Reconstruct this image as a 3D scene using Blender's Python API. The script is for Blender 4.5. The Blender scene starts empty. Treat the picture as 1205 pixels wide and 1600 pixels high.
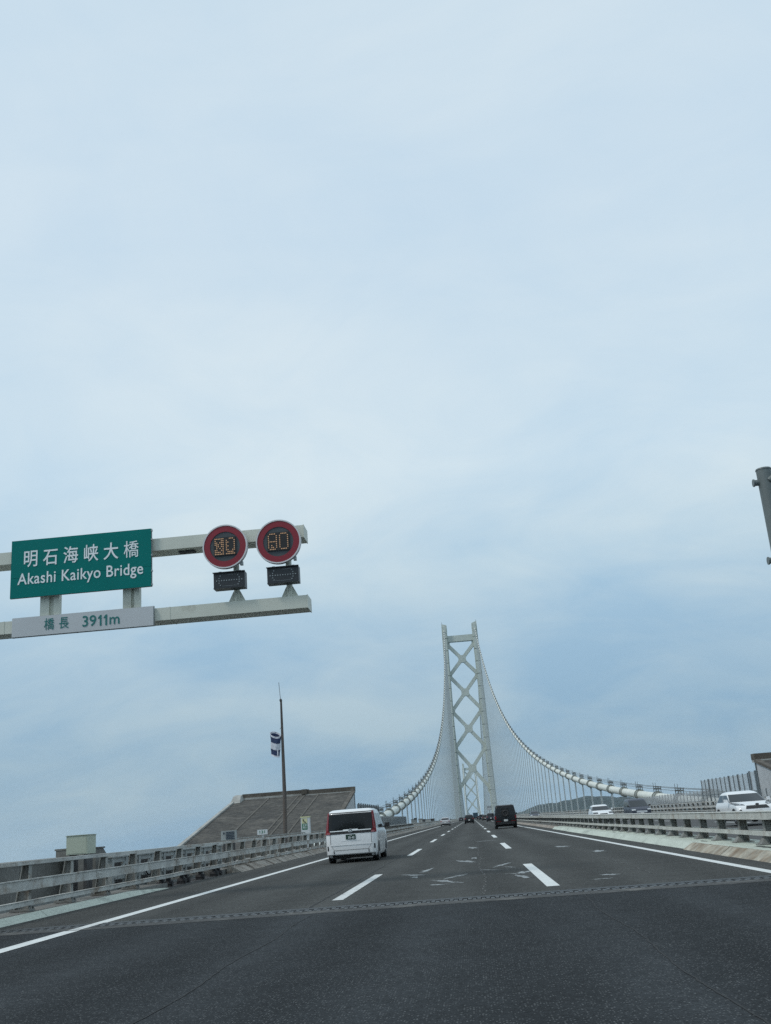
import bpy, bmesh, math, random
from mathutils import Vector, Matrix, noise
rnd = random.Random(7)
R = math.radians
SC = bpy.context.scene
COL = SC.collection

# ------------------------------------------------------------------ camera
cd = bpy.data.cameras.new('camera'); cam = bpy.data.objects.new('camera', cd); COL.objects.link(cam)
cd.sensor_fit = 'VERTICAL'; cd.sensor_height = 36.0; cd.sensor_width = 36.0
cd.lens = 36.0 * 1580 / 1600; cd.clip_start = 0.1; cd.clip_end = 60000
cam.matrix_world = Matrix(((0.994056, 0.093048, 0.056529, 0), (0.081224, -0.28806, -0.954161, 0), (-0.072499, 0.953081, -0.293906, 1.15), (0, 0, 0, 1)))
SC.camera = cam

# ------------------------------------------------------------------ sky, sun, exposure
SUN_EL, SUN_AZ = R(52), R(-118)          # azimuth from +Y towards +X
w = bpy.data.worlds.new('World'); SC.world = w; w.use_nodes = True
nt = w.node_tree; nt.nodes.clear()
def N(t, **k):
    n = nt.nodes.new(t)
    for a, b in k.items(): setattr(n, a, b)
    return n
def Lk(a, b): nt.links.new(a, b)
sky = N('ShaderNodeTexSky', sky_type='NISHITA', sun_disc=False, sun_elevation=SUN_EL, sun_rotation=SUN_AZ, altitude=50, air_density=1.2, dust_density=2.0, ozone_density=1.5)
tc = N('ShaderNodeTexCoord'); sp = N('ShaderNodeSeparateXYZ'); Lk(tc.outputs['Generated'], sp.inputs[0])
def mth(op, a, b=None, c=None, clamp=False):
    n = N('ShaderNodeMath', operation=op, use_clamp=clamp)
    for i, v in enumerate((a, b, c)):
        if v is None: continue
        if isinstance(v, (int, float)): n.inputs[i].default_value = v
        else: Lk(v, n.inputs[i])
    return n.outputs[0]
el = mth('MAXIMUM', sp.outputs[2], 0.0)
den = mth('ADD', el, 0.42)
cb = N('ShaderNodeCombineXYZ'); Lk(mth('DIVIDE', sp.outputs[0], den), cb.inputs[0]); Lk(mth('DIVIDE', sp.outputs[1], den), cb.inputs[1])
mp = N('ShaderNodeMapping'); Lk(cb.outputs[0], mp.inputs[0]); mp.inputs['Rotation'].default_value = (0, 0, R(28)); mp.inputs['Scale'].default_value = (0.6, 0.9, 1); mp.inputs['Location'].default_value = (3.1, -7.7, 0)
n1 = N('ShaderNodeTexNoise'); Lk(mp.outputs[0], n1.inputs['Vector']); n1.inputs['Scale'].default_value = 2.6; n1.inputs['Detail'].default_value = 7; n1.inputs['Roughness'].default_value = 0.52; n1.inputs['Distortion'].default_value = 0.5
n2 = N('ShaderNodeTexNoise'); Lk(mp.outputs[0], n2.inputs['Vector']); n2.inputs['Scale'].default_value = 6.5; n2.inputs['Detail'].default_value = 8; n2.inputs['Roughness'].default_value = 0.6; n2.inputs['Distortion'].default_value = 0.9
# cloud sheet: thin and blue-grey low down, thicker and paler higher up
cr = N('ShaderNodeValToRGB'); Lk(el, cr.inputs[0])
e = cr.color_ramp.elements
e[0].position = 0.0; e[0].color = (0.30, 0.45, 0.57, 1)
e[1].position = 1.0; e[1].color = (0.66, 0.80, 0.88, 1)
for p, c in ((0.07, (0.32, 0.48, 0.61, 1)), (0.15, (0.405, 0.57, 0.695, 1)), (0.24, (0.53, 0.695, 0.80, 1)), (0.33, (0.61, 0.77, 0.875, 1)), (0.55, (0.595, 0.755, 0.88, 1))):
    q = e.new(p); q.color = c
v1 = mth('SUBTRACT', n1.outputs['Fac'], 0.5); v2 = mth('SUBTRACT', n2.outputs['Fac'], 0.5)
lo = mth('SUBTRACT', 1.0, mth('MULTIPLY', el, 2.2), clamp=True)          # more contrast low in the sky
amp = mth('ADD', mth('MULTIPLY', lo, 1.25), 0.7)
var = mth('MULTIPLY', mth('ADD', v1, mth('MULTIPLY', v2, 0.4)), amp)
tin = N('ShaderNodeMix', data_type='RGBA', clamp_factor=False)
Lk(mth('ADD', mth('MULTIPLY', var, 1.7), 0.5, clamp=True), tin.inputs[0])
tin.inputs[6].default_value = (0.80, 0.885, 0.965, 1); tin.inputs[7].default_value = (1.25, 1.13, 1.045, 1)
mul = N('ShaderNodeMix', data_type='RGBA', blend_type='MULTIPLY'); mul.inputs[0].default_value = 1.0
Lk(cr.outputs[0], mul.inputs[6]); Lk(tin.outputs[2], mul.inputs[7])
sc10 = N('ShaderNodeVectorMath', operation='SCALE'); Lk(mul.outputs[2], sc10.inputs[0]); sc10.inputs['Scale'].default_value = 10.0
fin = N('ShaderNodeMix', data_type='RGBA'); fin.inputs[0].default_value = 0.92
Lk(sky.outputs[0], fin.inputs[6]); Lk(sc10.outputs[0], fin.inputs[7])
bg = N('ShaderNodeBackground'); Lk(fin.outputs[2], bg.inputs[0]); bg.inputs[1].default_value = 0.1
wo = N('ShaderNodeOutputWorld'); Lk(bg.outputs[0], wo.inputs[0])

sl = bpy.data.lights.new('sun', 'SUN'); sl.energy = 1.35; sl.angle = R(12); sl.color = (1.0, 0.955, 0.89)
so = bpy.data.objects.new('sun', sl); COL.objects.link(so)
sd = Vector((math.sin(SUN_AZ) * math.cos(SUN_EL), math.cos(SUN_AZ) * math.cos(SUN_EL), math.sin(SUN_EL)))
so.rotation_euler = (-sd).to_track_quat('-Z', 'Y').to_euler()
SC.view_settings.view_transform = 'Standard'; SC.view_settings.look = 'None'
SC.view_settings.exposure = 0.0; SC.view_settings.gamma = 1.0; SC.view_settings.use_curve_mapping = False
SC.render.engine = 'CYCLES'
SC.cycles.use_denoising = False; SC.cycles.use_adaptive_sampling = False; SC.cycles.volume_bounces = 1; SC.cycles.max_bounces = 8

# ------------------------------------------------------------------ materials
def mat(name, col, rough=0.6, metal=0.0, var=0.0, vscale=3.0, col2=None, thr=0.55, soft=0.12, scale2=2.0, stretch=(1, 1, 1), bump=0.0, bscale=40.0, fine=0.0, fscale=60.0, coat=0.0, emit=None, estr=0.0, alpha=None, spec=None):
    """procedural material: base colour, broad variation, a second colour in patches (rust, stain), fine grain and relief"""
    m = bpy.data.materials.new(name); m.use_nodes = True
    t = m.node_tree; b = t.nodes['Principled BSDF']
    b.inputs['Base Color'].default_value = (*col, 1); b.inputs['Roughness'].default_value = rough; b.inputs['Metallic'].default_value = metal
    if coat: b.inputs['Coat Weight'].default_value = coat; b.inputs['Coat Roughness'].default_value = 0.06
    if spec is not None: b.inputs['Specular IOR Level'].default_value = spec
    if emit: b.inputs['Emission Color'].default_value = (*emit, 1); b.inputs['Emission Strength'].default_value = estr
    if alpha is not None: b.inputs['Alpha'].default_value = alpha
    if not (var or col2 or bump or fine): return m
    g = t.nodes.new('ShaderNodeNewGeometry'); mpp = t.nodes.new('ShaderNodeMapping'); mpp.inputs['Scale'].default_value = stretch
    t.links.new(g.outputs['Position'], mpp.inputs[0]); P = mpp.outputs[0]
    def noi(s, d=4, r=0.6):
        n = t.nodes.new('ShaderNodeTexNoise'); n.inputs['Scale'].default_value = s; n.inputs['Detail'].default_value = d; n.inputs['Roughness'].default_value = r
        t.links.new(P, n.inputs['Vector']); return n.outputs['Fac']
    cur = None
    def mixc(fac, a, bb, blend='MIX'):
        n = t.nodes.new('ShaderNodeMix'); n.data_type = 'RGBA'; n.blend_type = blend
        for i, v in ((0, fac), (6, a), (7, bb)):
            if isinstance(v, (int, float)): n.inputs[i].default_value = v
            elif isinstance(v, tuple): n.inputs[i].default_value = (*v, 1)
            else: t.links.new(v, n.inputs[i])
        return n.outputs[2]
    def rng(x, a, bb, c, d):
        n = t.nodes.new('ShaderNodeMapRange'); t.links.new(x, n.inputs[0])
        for i, v in enumerate((a, bb, c, d)): n.inputs[i + 1].default_value = v
        return n.outputs[0]
    cur = col
    if var:
        f = rng(noi(vscale, 5), 0.3, 0.7, 0, 1)
        cur = mixc(f, tuple(c * (1 - var) for c in col), tuple(min(1, c * (1 + var)) for c in col))
    if col2:
        f = rng(noi(scale2, 7, 0.68), thr - soft, thr + soft, 0, 1)
        cur = mixc(f, cur, col2)
    if fine:
        f = rng(noi(fscale, 2, 0.7), 0.35, 0.65, 1 - fine, 1 + fine)
        cv = t.nodes.new('ShaderNodeCombineColor')
        for i in range(3): t.links.new(f, cv.inputs[i])
        cur = mixc(1.0, cur, cv.outputs[0], 'MULTIPLY')
    if not isinstance(cur, tuple): t.links.new(cur, b.inputs['Base Color'])
    if bump:
        bn = t.nodes.new('ShaderNodeBump'); bn.inputs['Strength'].default_value = bump; bn.inputs['Distance'].default_value = 0.02
        t.links.new(noi(bscale, 4), bn.inputs['Height']); t.links.new(bn.outputs[0], b.inputs['Normal'])
    return m

M = {}
M['rail'] = mat('galvanised_rail', (0.47, 0.475, 0.45), 0.62, 0.0, var=0.24, vscale=1.6, col2=(0.2, 0.14, 0.09), thr=0.6, soft=0.1, scale2=1.3, fine=0.15, fscale=30)
M['rail_r'] = mat('galvanised_rail_median', (0.47, 0.475, 0.44), 0.6, 0.0, var=0.18, vscale=2.2, col2=(0.25, 0.2, 0.15), thr=0.64, soft=0.1, scale2=2.0, fine=0.14, fscale=30)
M['post'] = mat('weathered_post', (0.30, 0.305, 0.285), 0.7, 0.0, var=0.25, vscale=3, col2=(0.15, 0.105, 0.07), thr=0.62, soft=0.12, scale2=2.5, fine=0.18, fscale=30)
M['post_r'] = mat('median_post', (0.20, 0.205, 0.195), 0.7, 0.0, var=0.25, vscale=3, col2=(0.10, 0.085, 0.065), thr=0.6, soft=0.12, scale2=2.5)
M['kerb_green'] = mat('pale_green_paint', (0.46, 0.505, 0.44), 0.65, var=0.12, vscale=1.2, col2=(0.24, 0.27, 0.235), thr=0.63, soft=0.07, scale2=1.6, fine=0.12, fscale=25, stretch=(1, 0.4, 1))
M['kerb_conc'] = mat('rough_kerb_concrete', (0.30, 0.275, 0.24), 0.9, var=0.3, vscale=2.0, col2=(0.16, 0.12, 0.09), thr=0.56, soft=0.12, scale2=1.7, bump=0.9, bscale=9, fine=0.3, fscale=12)
M['kerb_rust'] = mat('rust_stained_kerb', (0.36, 0.34, 0.28), 0.85, var=0.25, vscale=2.0, col2=(0.165, 0.118, 0.074), thr=0.53, soft=0.1, scale2=1.5, bump=0.7, bscale=9, fine=0.25, fscale=12)
M['concrete'] = mat('grey_concrete', (0.165, 0.165, 0.155), 0.9, var=0.22, vscale=0.8, col2=(0.12, 0.12, 0.11), thr=0.6, soft=0.12, scale2=0.9, bump=0.3, bscale=14, fine=0.16, fscale=14, stretch=(1, 1, 0.35))
M['slope'] = mat('stained_slope_concrete', (0.083, 0.077, 0.066), 0.95, var=0.4, vscale=0.22, col2=(0.036, 0.035, 0.032), thr=0.5, soft=0.16, scale2=0.35, bump=0.8, bscale=3, fine=0.42, fscale=1.9, stretch=(0.85, 0.95, 1.5))
M['slope_joint'] = mat('slope_joint_mortar', (0.098, 0.092, 0.08), 0.95, var=0.2, vscale=0.6, fine=0.2, fscale=4)
M['parapet_brown'] = mat('weathered_parapet', (0.088, 0.078, 0.065), 0.9, var=0.3, vscale=0.5, col2=(0.17, 0.16, 0.14), thr=0.62, soft=0.1, scale2=0.6, fine=0.2, fscale=5)
M['coping'] = mat('pale_coping', (0.36, 0.365, 0.345), 0.85, var=0.2, vscale=0.5, col2=(0.2, 0.19, 0.17), thr=0.6, soft=0.15, scale2=0.8)
M['panel_wall'] = mat('pale_side_panel', (0.42, 0.44, 0.455), 0.7, var=0.1, vscale=0.5)
M['steel_grey'] = mat('painted_steel_grey', (0.31, 0.335, 0.33), 0.6, var=0.2, vscale=2, col2=(0.15, 0.11, 0.08), thr=0.66, soft=0.08, scale2=2.0, fine=0.12, fscale=20)
M['dark_steel'] = mat('dark_steel', (0.055, 0.055, 0.056), 0.6, var=0.3, vscale=3)
M['rubber'] = mat('black_rubber', (0.022, 0.022, 0.024), 0.75, var=0.3, vscale=8)
M['trench'] = mat('dark_trench', (0.035, 0.036, 0.038), 0.85, var=0.3, vscale=2)
M['joint'] = mat('joint_steel', (0.014, 0.015, 0.016), 0.55, 0.2, var=0.3, vscale=5, fine=0.2, fscale=30)
M['tooth'] = mat('joint_tooth_steel', (0.042, 0.044, 0.046), 0.5, 0.25, var=0.3, vscale=6, fine=0.2, fscale=30)
M['joint_conc'] = mat('joint_side_concrete', (0.05, 0.052, 0.052), 0.92, var=0.25, vscale=2, col2=(0.125, 0.125, 0.118), thr=0.585, soft=0.07, scale2=1.3, fine=0.3, fscale=45, bump=0.4)
M['mark'] = mat('road_paint', (0.62, 0.645, 0.635), 0.7, var=0.08, vscale=3, col2=(0.19, 0.19, 0.19), thr=0.665, soft=0.05, scale2=7, fine=0.1, fscale=60)
M['mark_worn'] = mat('worn_road_paint', (0.58, 0.60, 0.59), 0.75, var=0.12, vscale=3, col2=(0.10, 0.10, 0.10), thr=0.6, soft=0.06, scale2=5.5, fine=0.12, fscale=60)
M['scuff'] = mat('pale_scuff', (0.33, 0.36, 0.37), 0.8, var=0.35, vscale=4, col2=(0.06, 0.062, 0.06), thr=0.52, soft=0.07, scale2=8)
M['seam'] = mat('asphalt_seam', (0.009, 0.0095, 0.01), 0.8, var=0.3, vscale=6)
M['seam_pale'] = mat('pale_asphalt_seam', (0.105, 0.105, 0.1), 0.85, var=0.3, vscale=3, col2=(0.055, 0.056, 0.054), thr=0.47, soft=0.1, scale2=4)
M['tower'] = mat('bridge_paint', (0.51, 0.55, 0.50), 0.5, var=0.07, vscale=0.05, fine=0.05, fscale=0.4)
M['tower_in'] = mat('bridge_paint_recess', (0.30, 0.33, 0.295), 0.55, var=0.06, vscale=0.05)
M['cable'] = mat('cable_wrapping', (0.66, 0.68, 0.62), 0.45, var=0.08, vscale=0.3)
M['band'] = mat('cable_band_paint', (0.25, 0.27, 0.245), 0.55, var=0.15, vscale=1.5)
M['band_dark'] = mat('band_fitting', (0.10, 0.11, 0.105), 0.55, var=0.2, vscale=2)
M['hanger'] = mat('hanger_rope', (0.40, 0.44, 0.44), 0.5, var=0.06, vscale=0.3)
M['rope'] = mat('hand_rope', (0.12, 0.125, 0.125), 0.6, var=0.1, vscale=1)
M['mesh_panel'] = mat('fence_screen', (0.44, 0.47, 0.485), 0.5, var=0.12, vscale=0.7, alpha=0.42)
M['fence_post'] = mat('fence_post', (0.105, 0.125, 0.135), 0.55, var=0.2, vscale=1.5)
M['corr'] = mat('corrugated_sheet', (0.27, 0.295, 0.31), 0.5, var=0.12, vscale=0.8)
M['low_fence'] = mat('grey_fence_slat', (0.36, 0.375, 0.375), 0.55, var=0.15, vscale=0.8)
M['gantry'] = mat('gantry_paint', (0.59, 0.605, 0.53), 0.5, var=0.07, vscale=0.8, col2=(0.36, 0.35, 0.29), thr=0.68, soft=0.1, scale2=1.5)
M['sign_green'] = mat('sign_green', (0.0, 0.165, 0.15), 0.5, var=0.05, vscale=0.8, spec=0.12)
M['sign_edge'] = mat('sign_edge_metal', (0.33, 0.35, 0.35), 0.45, 0.3, var=0.1)
M['sign_white'] = mat('sign_white', (0.50, 0.52, 0.535), 0.45, var=0.05, vscale=1)
M['letter_white'] = mat('letter_white', (0.76, 0.80, 0.81), 0.45, var=0.03)
M['letter_green'] = mat('letter_green', (0.0, 0.15, 0.14), 0.45, var=0.03)
M['red'] = mat('sign_red', (0.23, 0.007, 0.02), 0.45, var=0.06, vscale=2)
M['sign_rim'] = mat('sign_rim', (0.62, 0.62, 0.63), 0.45, var=0.05)
M['sign_disc'] = mat('sign_dark_disc', (0.05, 0.062, 0.07), 0.6, var=0.12, vscale=3)
M['led_board'] = mat('led_board', (0.012, 0.012, 0.013), 0.6, var=0.2)
M['led_on'] = mat('led_lit', (0.4, 0.2, 0.08), 0.5, emit=(1.0, 0.68, 0.45), estr=0.25)
M['led_off'] = mat('led_unlit', (0.26, 0.29, 0.30), 0.4, var=0.1)
M['box_dark'] = mat('dark_sign_box', (0.018, 0.021, 0.026), 0.45, var=0.2, vscale=4)
M['green_cab'] = mat('pale_green_cabinet', (0.43, 0.475, 0.385), 0.55, var=0.06, vscale=1.5)
M['grey_pole'] = mat('grey_pole_paint', (0.125, 0.15, 0.15), 0.5, var=0.14, vscale=2, fine=0.06, fscale=20)
M['pole_conc'] = mat('weathered_pole', (0.115, 0.095, 0.08), 0.8, var=0.3, vscale=0.5, col2=(0.055, 0.055, 0.06), thr=0.55, soft=0.15, scale2=0.5)
M['navy'] = mat('navy_cloth', (0.025, 0.042, 0.1), 0.9, var=0.3, vscale=3)
M['white_cloth'] = mat('white_cloth', (0.60, 0.62, 0.68), 0.9, var=0.15, vscale=3)
M['white_plastic'] = mat('white_enamel', (0.55, 0.58, 0.59), 0.5, var=0.06, vscale=2)
M['phone_green'] = mat('sign_phone_green', (0.015, 0.15, 0.07), 0.5, var=0.05)
M['phone_yellow'] = mat('sign_phone_yellow', (0.56, 0.56, 0.33), 0.5, var=0.05)
M['black'] = mat('black_paint', (0.012, 0.012, 0.012), 0.5, var=0.1)
M['grille_dark'] = mat('dark_louvre', (0.03, 0.045, 0.07), 0.5, var=0.15)
M['hill'] = mat('wooded_hill', (0.02, 0.034, 0.026), 0.95, var=0.45, vscale=0.012, col2=(0.01, 0.02, 0.015), thr=0.5, soft=0.12, scale2=0.02, fine=0.4, fscale=0.05)
M['sea'] = mat('sea_water', (0.03, 0.075, 0.095), 0.12, bump=0.25, bscale=0.12, var=0.15, vscale=0.004)
M['glass'] = mat('tinted_glass', (0.008, 0.010, 0.012), 0.06, var=0.1, spec=0.3)
M['glass_side'] = mat('side_glass', (0.016, 0.02, 0.023), 0.06, var=0.1, spec=0.4)
M['tyre'] = mat('tyre_rubber', (0.014, 0.014, 0.015), 0.8, var=0.2, vscale=10)
M['rim'] = mat('alloy_rim', (0.30, 0.31, 0.32), 0.35, 0.6, var=0.1)
M['trim'] = mat('black_trim', (0.015, 0.015, 0.016), 0.55, var=0.15)
M['chrome'] = mat('chrome', (0.7, 0.72, 0.74), 0.12, 1.0, var=0.03)
M['tail'] = mat('tail_lamp_red', (0.17, 0.006, 0.010), 0.4, var=0.1, spec=0.2)
M['tail_clear'] = mat('tail_lamp_clear', (0.26, 0.07, 0.08), 0.2, var=0.05)
M['lamp'] = mat('head_lamp', (0.42, 0.45, 0.47), 0.12, var=0.1, coat=0.8)
M['lamp_dark'] = mat('head_lamp_dark', (0.045, 0.05, 0.055), 0.25, var=0.1, spec=0.3)
M['plate_w'] = mat('number_plate', (0.62, 0.62, 0.60), 0.5, var=0.03)
M['plate_g'] = mat('number_plate_green', (0.01, 0.045, 0.03), 0.5, var=0.05)
def paint(name, c, rough=0.32): return mat(name, c, rough, 0.0, var=0.03, vscale=1.5, coat=0.7 if c[0] > 0.2 else 0.12, spec=0.5 if c[0] > 0.2 else 0.22)
M['p_white'] = paint('white_car_paint', (0.74, 0.755, 0.76)); M['p_black'] = paint('black_car_paint', (0.010, 0.0105, 0.012), 0.25)
M['p_silver'] = paint('silver_car_paint', (0.33, 0.33, 0.34)); M['p_dark'] = paint('dark_car_paint', (0.022, 0.025, 0.035)); M['p_blue'] = paint('blue_grey_truck', (0.035, 0.07, 0.1)); M['p_dkblue'] = paint('dark_blue_grey_paint', (0.04, 0.047, 0.068)); M['p_brown'] = paint('dark_brown_paint', (0.05, 0.042, 0.04))

# asphalt: a node material of its own so that wheel tracks follow the lanes
def asphalt(name, base, speck, speck_amt, coarse, tracks=0.0, stain=0.25):
    m = bpy.data.materials.new(name); m.use_nodes = True; t = m.node_tree; b = t.nodes['Principled BSDF']
    def nn(ty, **k):
        n = t.nodes.new(ty)
        for a, v in k.items(): setattr(n, a, v)
        return n
    def ma(op, *v, clamp=False):
        n = nn('ShaderNodeMath', operation=op, use_clamp=clamp)
        for i, x in enumerate(v):
            if isinstance(x, (int, float)): n.inputs[i].default_value = x
            else: t.links.new(x, n.inputs[i])
        return n.outputs[0]
    g = nn('ShaderNodeNewGeometry'); s = nn('ShaderNodeSeparateXYZ'); t.links.new(g.outputs['Position'], s.inputs[0])
    def noi(scale, d=3, r=0.6, st=None):
        n = nn('ShaderNodeTexNoise'); n.inputs['Scale'].default_value = scale; n.inputs['Detail'].default_value = d; n.inputs['Roughness'].default_value = r
        if st:
            mm = nn('ShaderNodeMapping'); mm.inputs['Scale'].default_value = st; t.links.new(g.outputs['Position'], mm.inputs[0]); t.links.new(mm.outputs[0], n.inputs['Vector'])
        else: t.links.new(g.outputs['Position'], n.inputs['Vector'])
        return n.outputs['Fac']
    # value: broad stains stretched along the road, blotches, wheel tracks
    v = ma('ADD', 1.0, ma('MULTIPLY', ma('SUBTRACT', noi(0.9, 5, 0.6, (1.0, 0.12, 1)), 0.5), stain * 2))
    v = ma('MULTIPLY', v, ma('ADD', 1.0, ma('MULTIPLY', ma('SUBTRACT', noi(1.7, 5, 0.65), 0.5), stain * 1.4)))
    if tracks:
        ph = ma('MULTIPLY', ma('ADD', s.outputs[0], 2.33 + 0.0), 2 * math.pi / 1.765)
        v = ma('MULTIPLY', v, ma('ADD', 1.0, ma('MULTIPLY', ma('COSINE', ph), tracks)))
    vor = nn('ShaderNodeTexVoronoi', feature='F1'); vor.inputs['Scale'].default_value = coarse; t.links.new(g.outputs['Position'], vor.inputs['Vector'])
    sc = nn('ShaderNodeSeparateColor'); t.links.new(vor.outputs['Color'], sc.inputs[0])
    sp2 = ma('MULTIPLY', ma('GREATER_THAN', sc.outputs[0], 1 - speck_amt), ma('LESS_THAN', vor.outputs['Distance'], 0.33))
    grain = ma('ADD', 0.72, ma('MULTIPLY', sc.outputs[1], 0.56))
    v = ma('MULTIPLY', v, grain)
    hs = nn('ShaderNodeCombineColor')
    for i in range(3): t.links.new(ma('MULTIPLY', v, base[i]), hs.inputs[i])
    mx = nn('ShaderNodeMix', data_type='RGBA'); t.links.new(sp2, mx.inputs[0]); t.links.new(hs.outputs[0], mx.inputs[6]); mx.inputs[7].default_value = (*speck, 1)
    t.links.new(mx.outputs[2], b.inputs['Base Color']); b.inputs['Roughness'].default_value = 0.92; b.inputs['Specular IOR Level'].default_value = 0.16
    bn = nn('ShaderNodeBump'); bn.inputs['Strength'].default_value = 0.55; bn.inputs['Distance'].default_value = 0.012
    t.links.new(vor.outputs['Distance'], bn.inputs['Height']); t.links.new(bn.outputs[0], b.inputs['Normal'])
    return m
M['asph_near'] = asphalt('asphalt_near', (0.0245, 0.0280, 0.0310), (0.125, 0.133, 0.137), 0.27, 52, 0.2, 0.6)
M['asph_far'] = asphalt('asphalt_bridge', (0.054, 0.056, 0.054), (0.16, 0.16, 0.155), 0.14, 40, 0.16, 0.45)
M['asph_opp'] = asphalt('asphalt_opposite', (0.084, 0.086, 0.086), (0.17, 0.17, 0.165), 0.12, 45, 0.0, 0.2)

# ------------------------------------------------------------------ mesh helpers
class MB:
    def __init__(s): s.v = []; s.f = []; s.mi = []
    def add(s, vs, fs, mi=0):
        o = len(s.v); s.v += [tuple(p) for p in vs]; s.f += [tuple(i + o for i in f) for f in fs]; s.mi += [mi] * len(fs); return s
    def box(s, x0, x1, y0, y1, z0, z1, mi=0):
        if x0 > x1: x0, x1 = x1, x0
        return s.add([(x0, y0, z0), (x1, y0, z0), (x1, y1, z0), (x0, y1, z0), (x0, y0, z1), (x1, y0, z1), (x1, y1, z1), (x0, y1, z1)],
                     [(0, 3, 2, 1), (4, 5, 6, 7), (0, 1, 5, 4), (1, 2, 6, 5), (2, 3, 7, 6), (3, 0, 4, 7)], mi)
    def hexa(s, q0, q1, mi=0):       # two quads, bottom and top, both counter-clockwise from above
        return s.add(list(q0) + list(q1), [(0, 3, 2, 1), (4, 5, 6, 7), (0, 1, 5, 4), (1, 2, 6, 5), (2, 3, 7, 6), (3, 0, 4, 7)], mi)
    def bar(s, a, b, wx, wy, up=(0, 0, 1), mi=0):
        a, b = Vector(a), Vector(b); d = (b - a).normalized(); u = Vector(up)
        if abs(d.dot(u)) > 0.99: u = Vector((0, 1, 0))
        sx = d.cross(u).normalized() * wx / 2; sy = sx.cross(d).normalized() * wy / 2
        q = lambda p: [p - sx - sy, p + sx - sy, p + sx + sy, p - sx + sy]
        return s.add(q(a) + q(b), [(0, 1, 2, 3), (7, 6, 5, 4), (0, 4, 5, 1), (1, 5, 6, 2), (2, 6, 7, 3), (3, 7, 4, 0)], mi)
    def tube(s, pts, r, n=8, mi=0, cap=True):
        pts = [Vector(p) for p in pts]; rr = r if isinstance(r, (list, tuple)) else [r] * len(pts); o = len(s.v); k = len(pts)
        for i, p in enumerate(pts):
            d = (pts[min(i + 1, k - 1)] - pts[max(i - 1, 0)]).normalized()
            u = Vector((0, 0, 1)) if abs(d.z) < 0.95 else Vector((0, 1, 0))
            a = d.cross(u).normalized(); b = a.cross(d).normalized()
            for j in range(n):
                t = 2 * math.pi * j / n; s.v.append(tuple(p + (a * math.cos(t) + b * math.sin(t)) * rr[i]))
        for i in range(k - 1):
            for j in range(n):
                s.f.append((o + i * n + j, o + (i + 1) * n + j, o + (i + 1) * n + (j + 1) % n, o + i * n + (j + 1) % n)); s.mi.append(mi)
        if cap:
            s.f.append(tuple(o + j for j in range(n))); s.f.append(tuple(o + (k - 1) * n + j for j in reversed(range(n)))); s.mi += [mi, mi]
        return s
    def grid(s, rows, mi=0, flip=False):
        o = len(s.v); n = len(rows[0])
        for r_ in rows: s.v += [tuple(p) for p in r_]
        for i in range(len(rows) - 1):
            for j in range(n - 1):
                q = (o + i * n + j, o + i * n + j + 1, o + (i + 1) * n + j + 1, o + (i + 1) * n + j)
                s.f.append(q[::-1] if flip else q); s.mi.append(mi)
        return s
    def poly(s, pts, y0, y1, mi=0):  # an outline in x,z given a depth in y
        n = len(pts)
        return s.add([(p[0], y0, p[1]) for p in pts] + [(p[0], y1, p[1]) for p in pts],
                     [tuple(range(n)), tuple(range(2 * n - 1, n - 1, -1))] + [(i, i + n, (i + 1) % n + n, (i + 1) % n) for i in range(n)], mi)
    def polyx(s, pts, x0, x1, mi=0): # an outline in y,z given a width in x
        n = len(pts)
        return s.add([(x0, p[0], p[1]) for p in pts] + [(x1, p[0], p[1]) for p in pts],
                     [tuple(range(n)), tuple(range(2 * n - 1, n - 1, -1))] + [(i, i + n, (i + 1) % n + n, (i + 1) % n) for i in range(n)], mi)
    def mesh(s, name, mats, smooth=None):
        me = bpy.data.meshes.new(name); me.from_pydata(s.v, [], s.f)
        if not isinstance(mats, (list, tuple)): mats = [mats]
        for m in mats: me.materials.append(M[m] if isinstance(m, str) else m)
        if len(mats) > 1: me.polygons.foreach_set('material_index', s.mi)
        bm = bmesh.new(); bm.from_mesh(me); bmesh.ops.recalc_face_normals(bm, faces=bm.faces); bm.to_mesh(me); bm.free()
        if smooth:
            me.polygons.foreach_set('use_smooth', [True] * len(me.polygons)); me.set_sharp_from_angle(angle=R(smooth))
        me.update(); return me
    def build(s, name, mats, parent=None, smooth=None, loc=None):
        return put(name, s.mesh(name, mats, smooth), parent, loc)
def put(name, data, parent=None, loc=None, rot=None, scale=None):
    o = bpy.data.objects.new(name, data); COL.objects.link(o)
    if parent: o.parent = parent
    if loc: o.location = loc
    if rot: o.rotation_euler = rot
    if scale: o.scale = scale
    return o
def tag(o, label, cat, group=None):
    o['label'] = label; o['category'] = cat
    if group: o['group'] = group
    return o
def thing(name, label, cat, loc=(0, 0, 0), rz=0, group=None):
    return tag(put(name, None, loc=loc, rot=(0, 0, rz)), label, cat, group)
def structure(o): o['kind'] = 'structure'; return o
def stuff(o): o['kind'] = 'stuff'; return o
def text(name, body, size, loc, matname, parent=None, sx=1.0, offset=0.0, rot=(R(90), 0, 0), align='CENTER', spacing=1.0):
    c = bpy.data.curves.new(name, 'FONT'); c.body = body; c.size = size; c.extrude = 0.002; c.offset = offset; c.align_x = align; c.align_y = 'CENTER'; c.space_character = spacing
    c.materials.append(M[matname]); o = put(name, c)
    bpy.context.view_layer.update(); me = bpy.data.meshes.new_from_object(o.evaluated_get(bpy.context.evaluated_depsgraph_get()))
    bpy.data.objects.remove(o); me.name = name; return put(name, me, parent, loc, rot, (sx, 1, 1))
def dup(root, parent=None):
    c = root.copy(); COL.objects.link(c); c.parent = parent
    for ch in root.children: dup(ch, c)
    return c

A = 6.1                     # the bridge's centre line
D1, D2 = 1155.0, 3146.0     # the two towers
def deck(y): return 0.0 if y < D1 else (-50.0 * ((y - D1) / (D2 - D1)) ** 2 if y < D2 else -50 - 0.05 * (y - D2))

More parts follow.
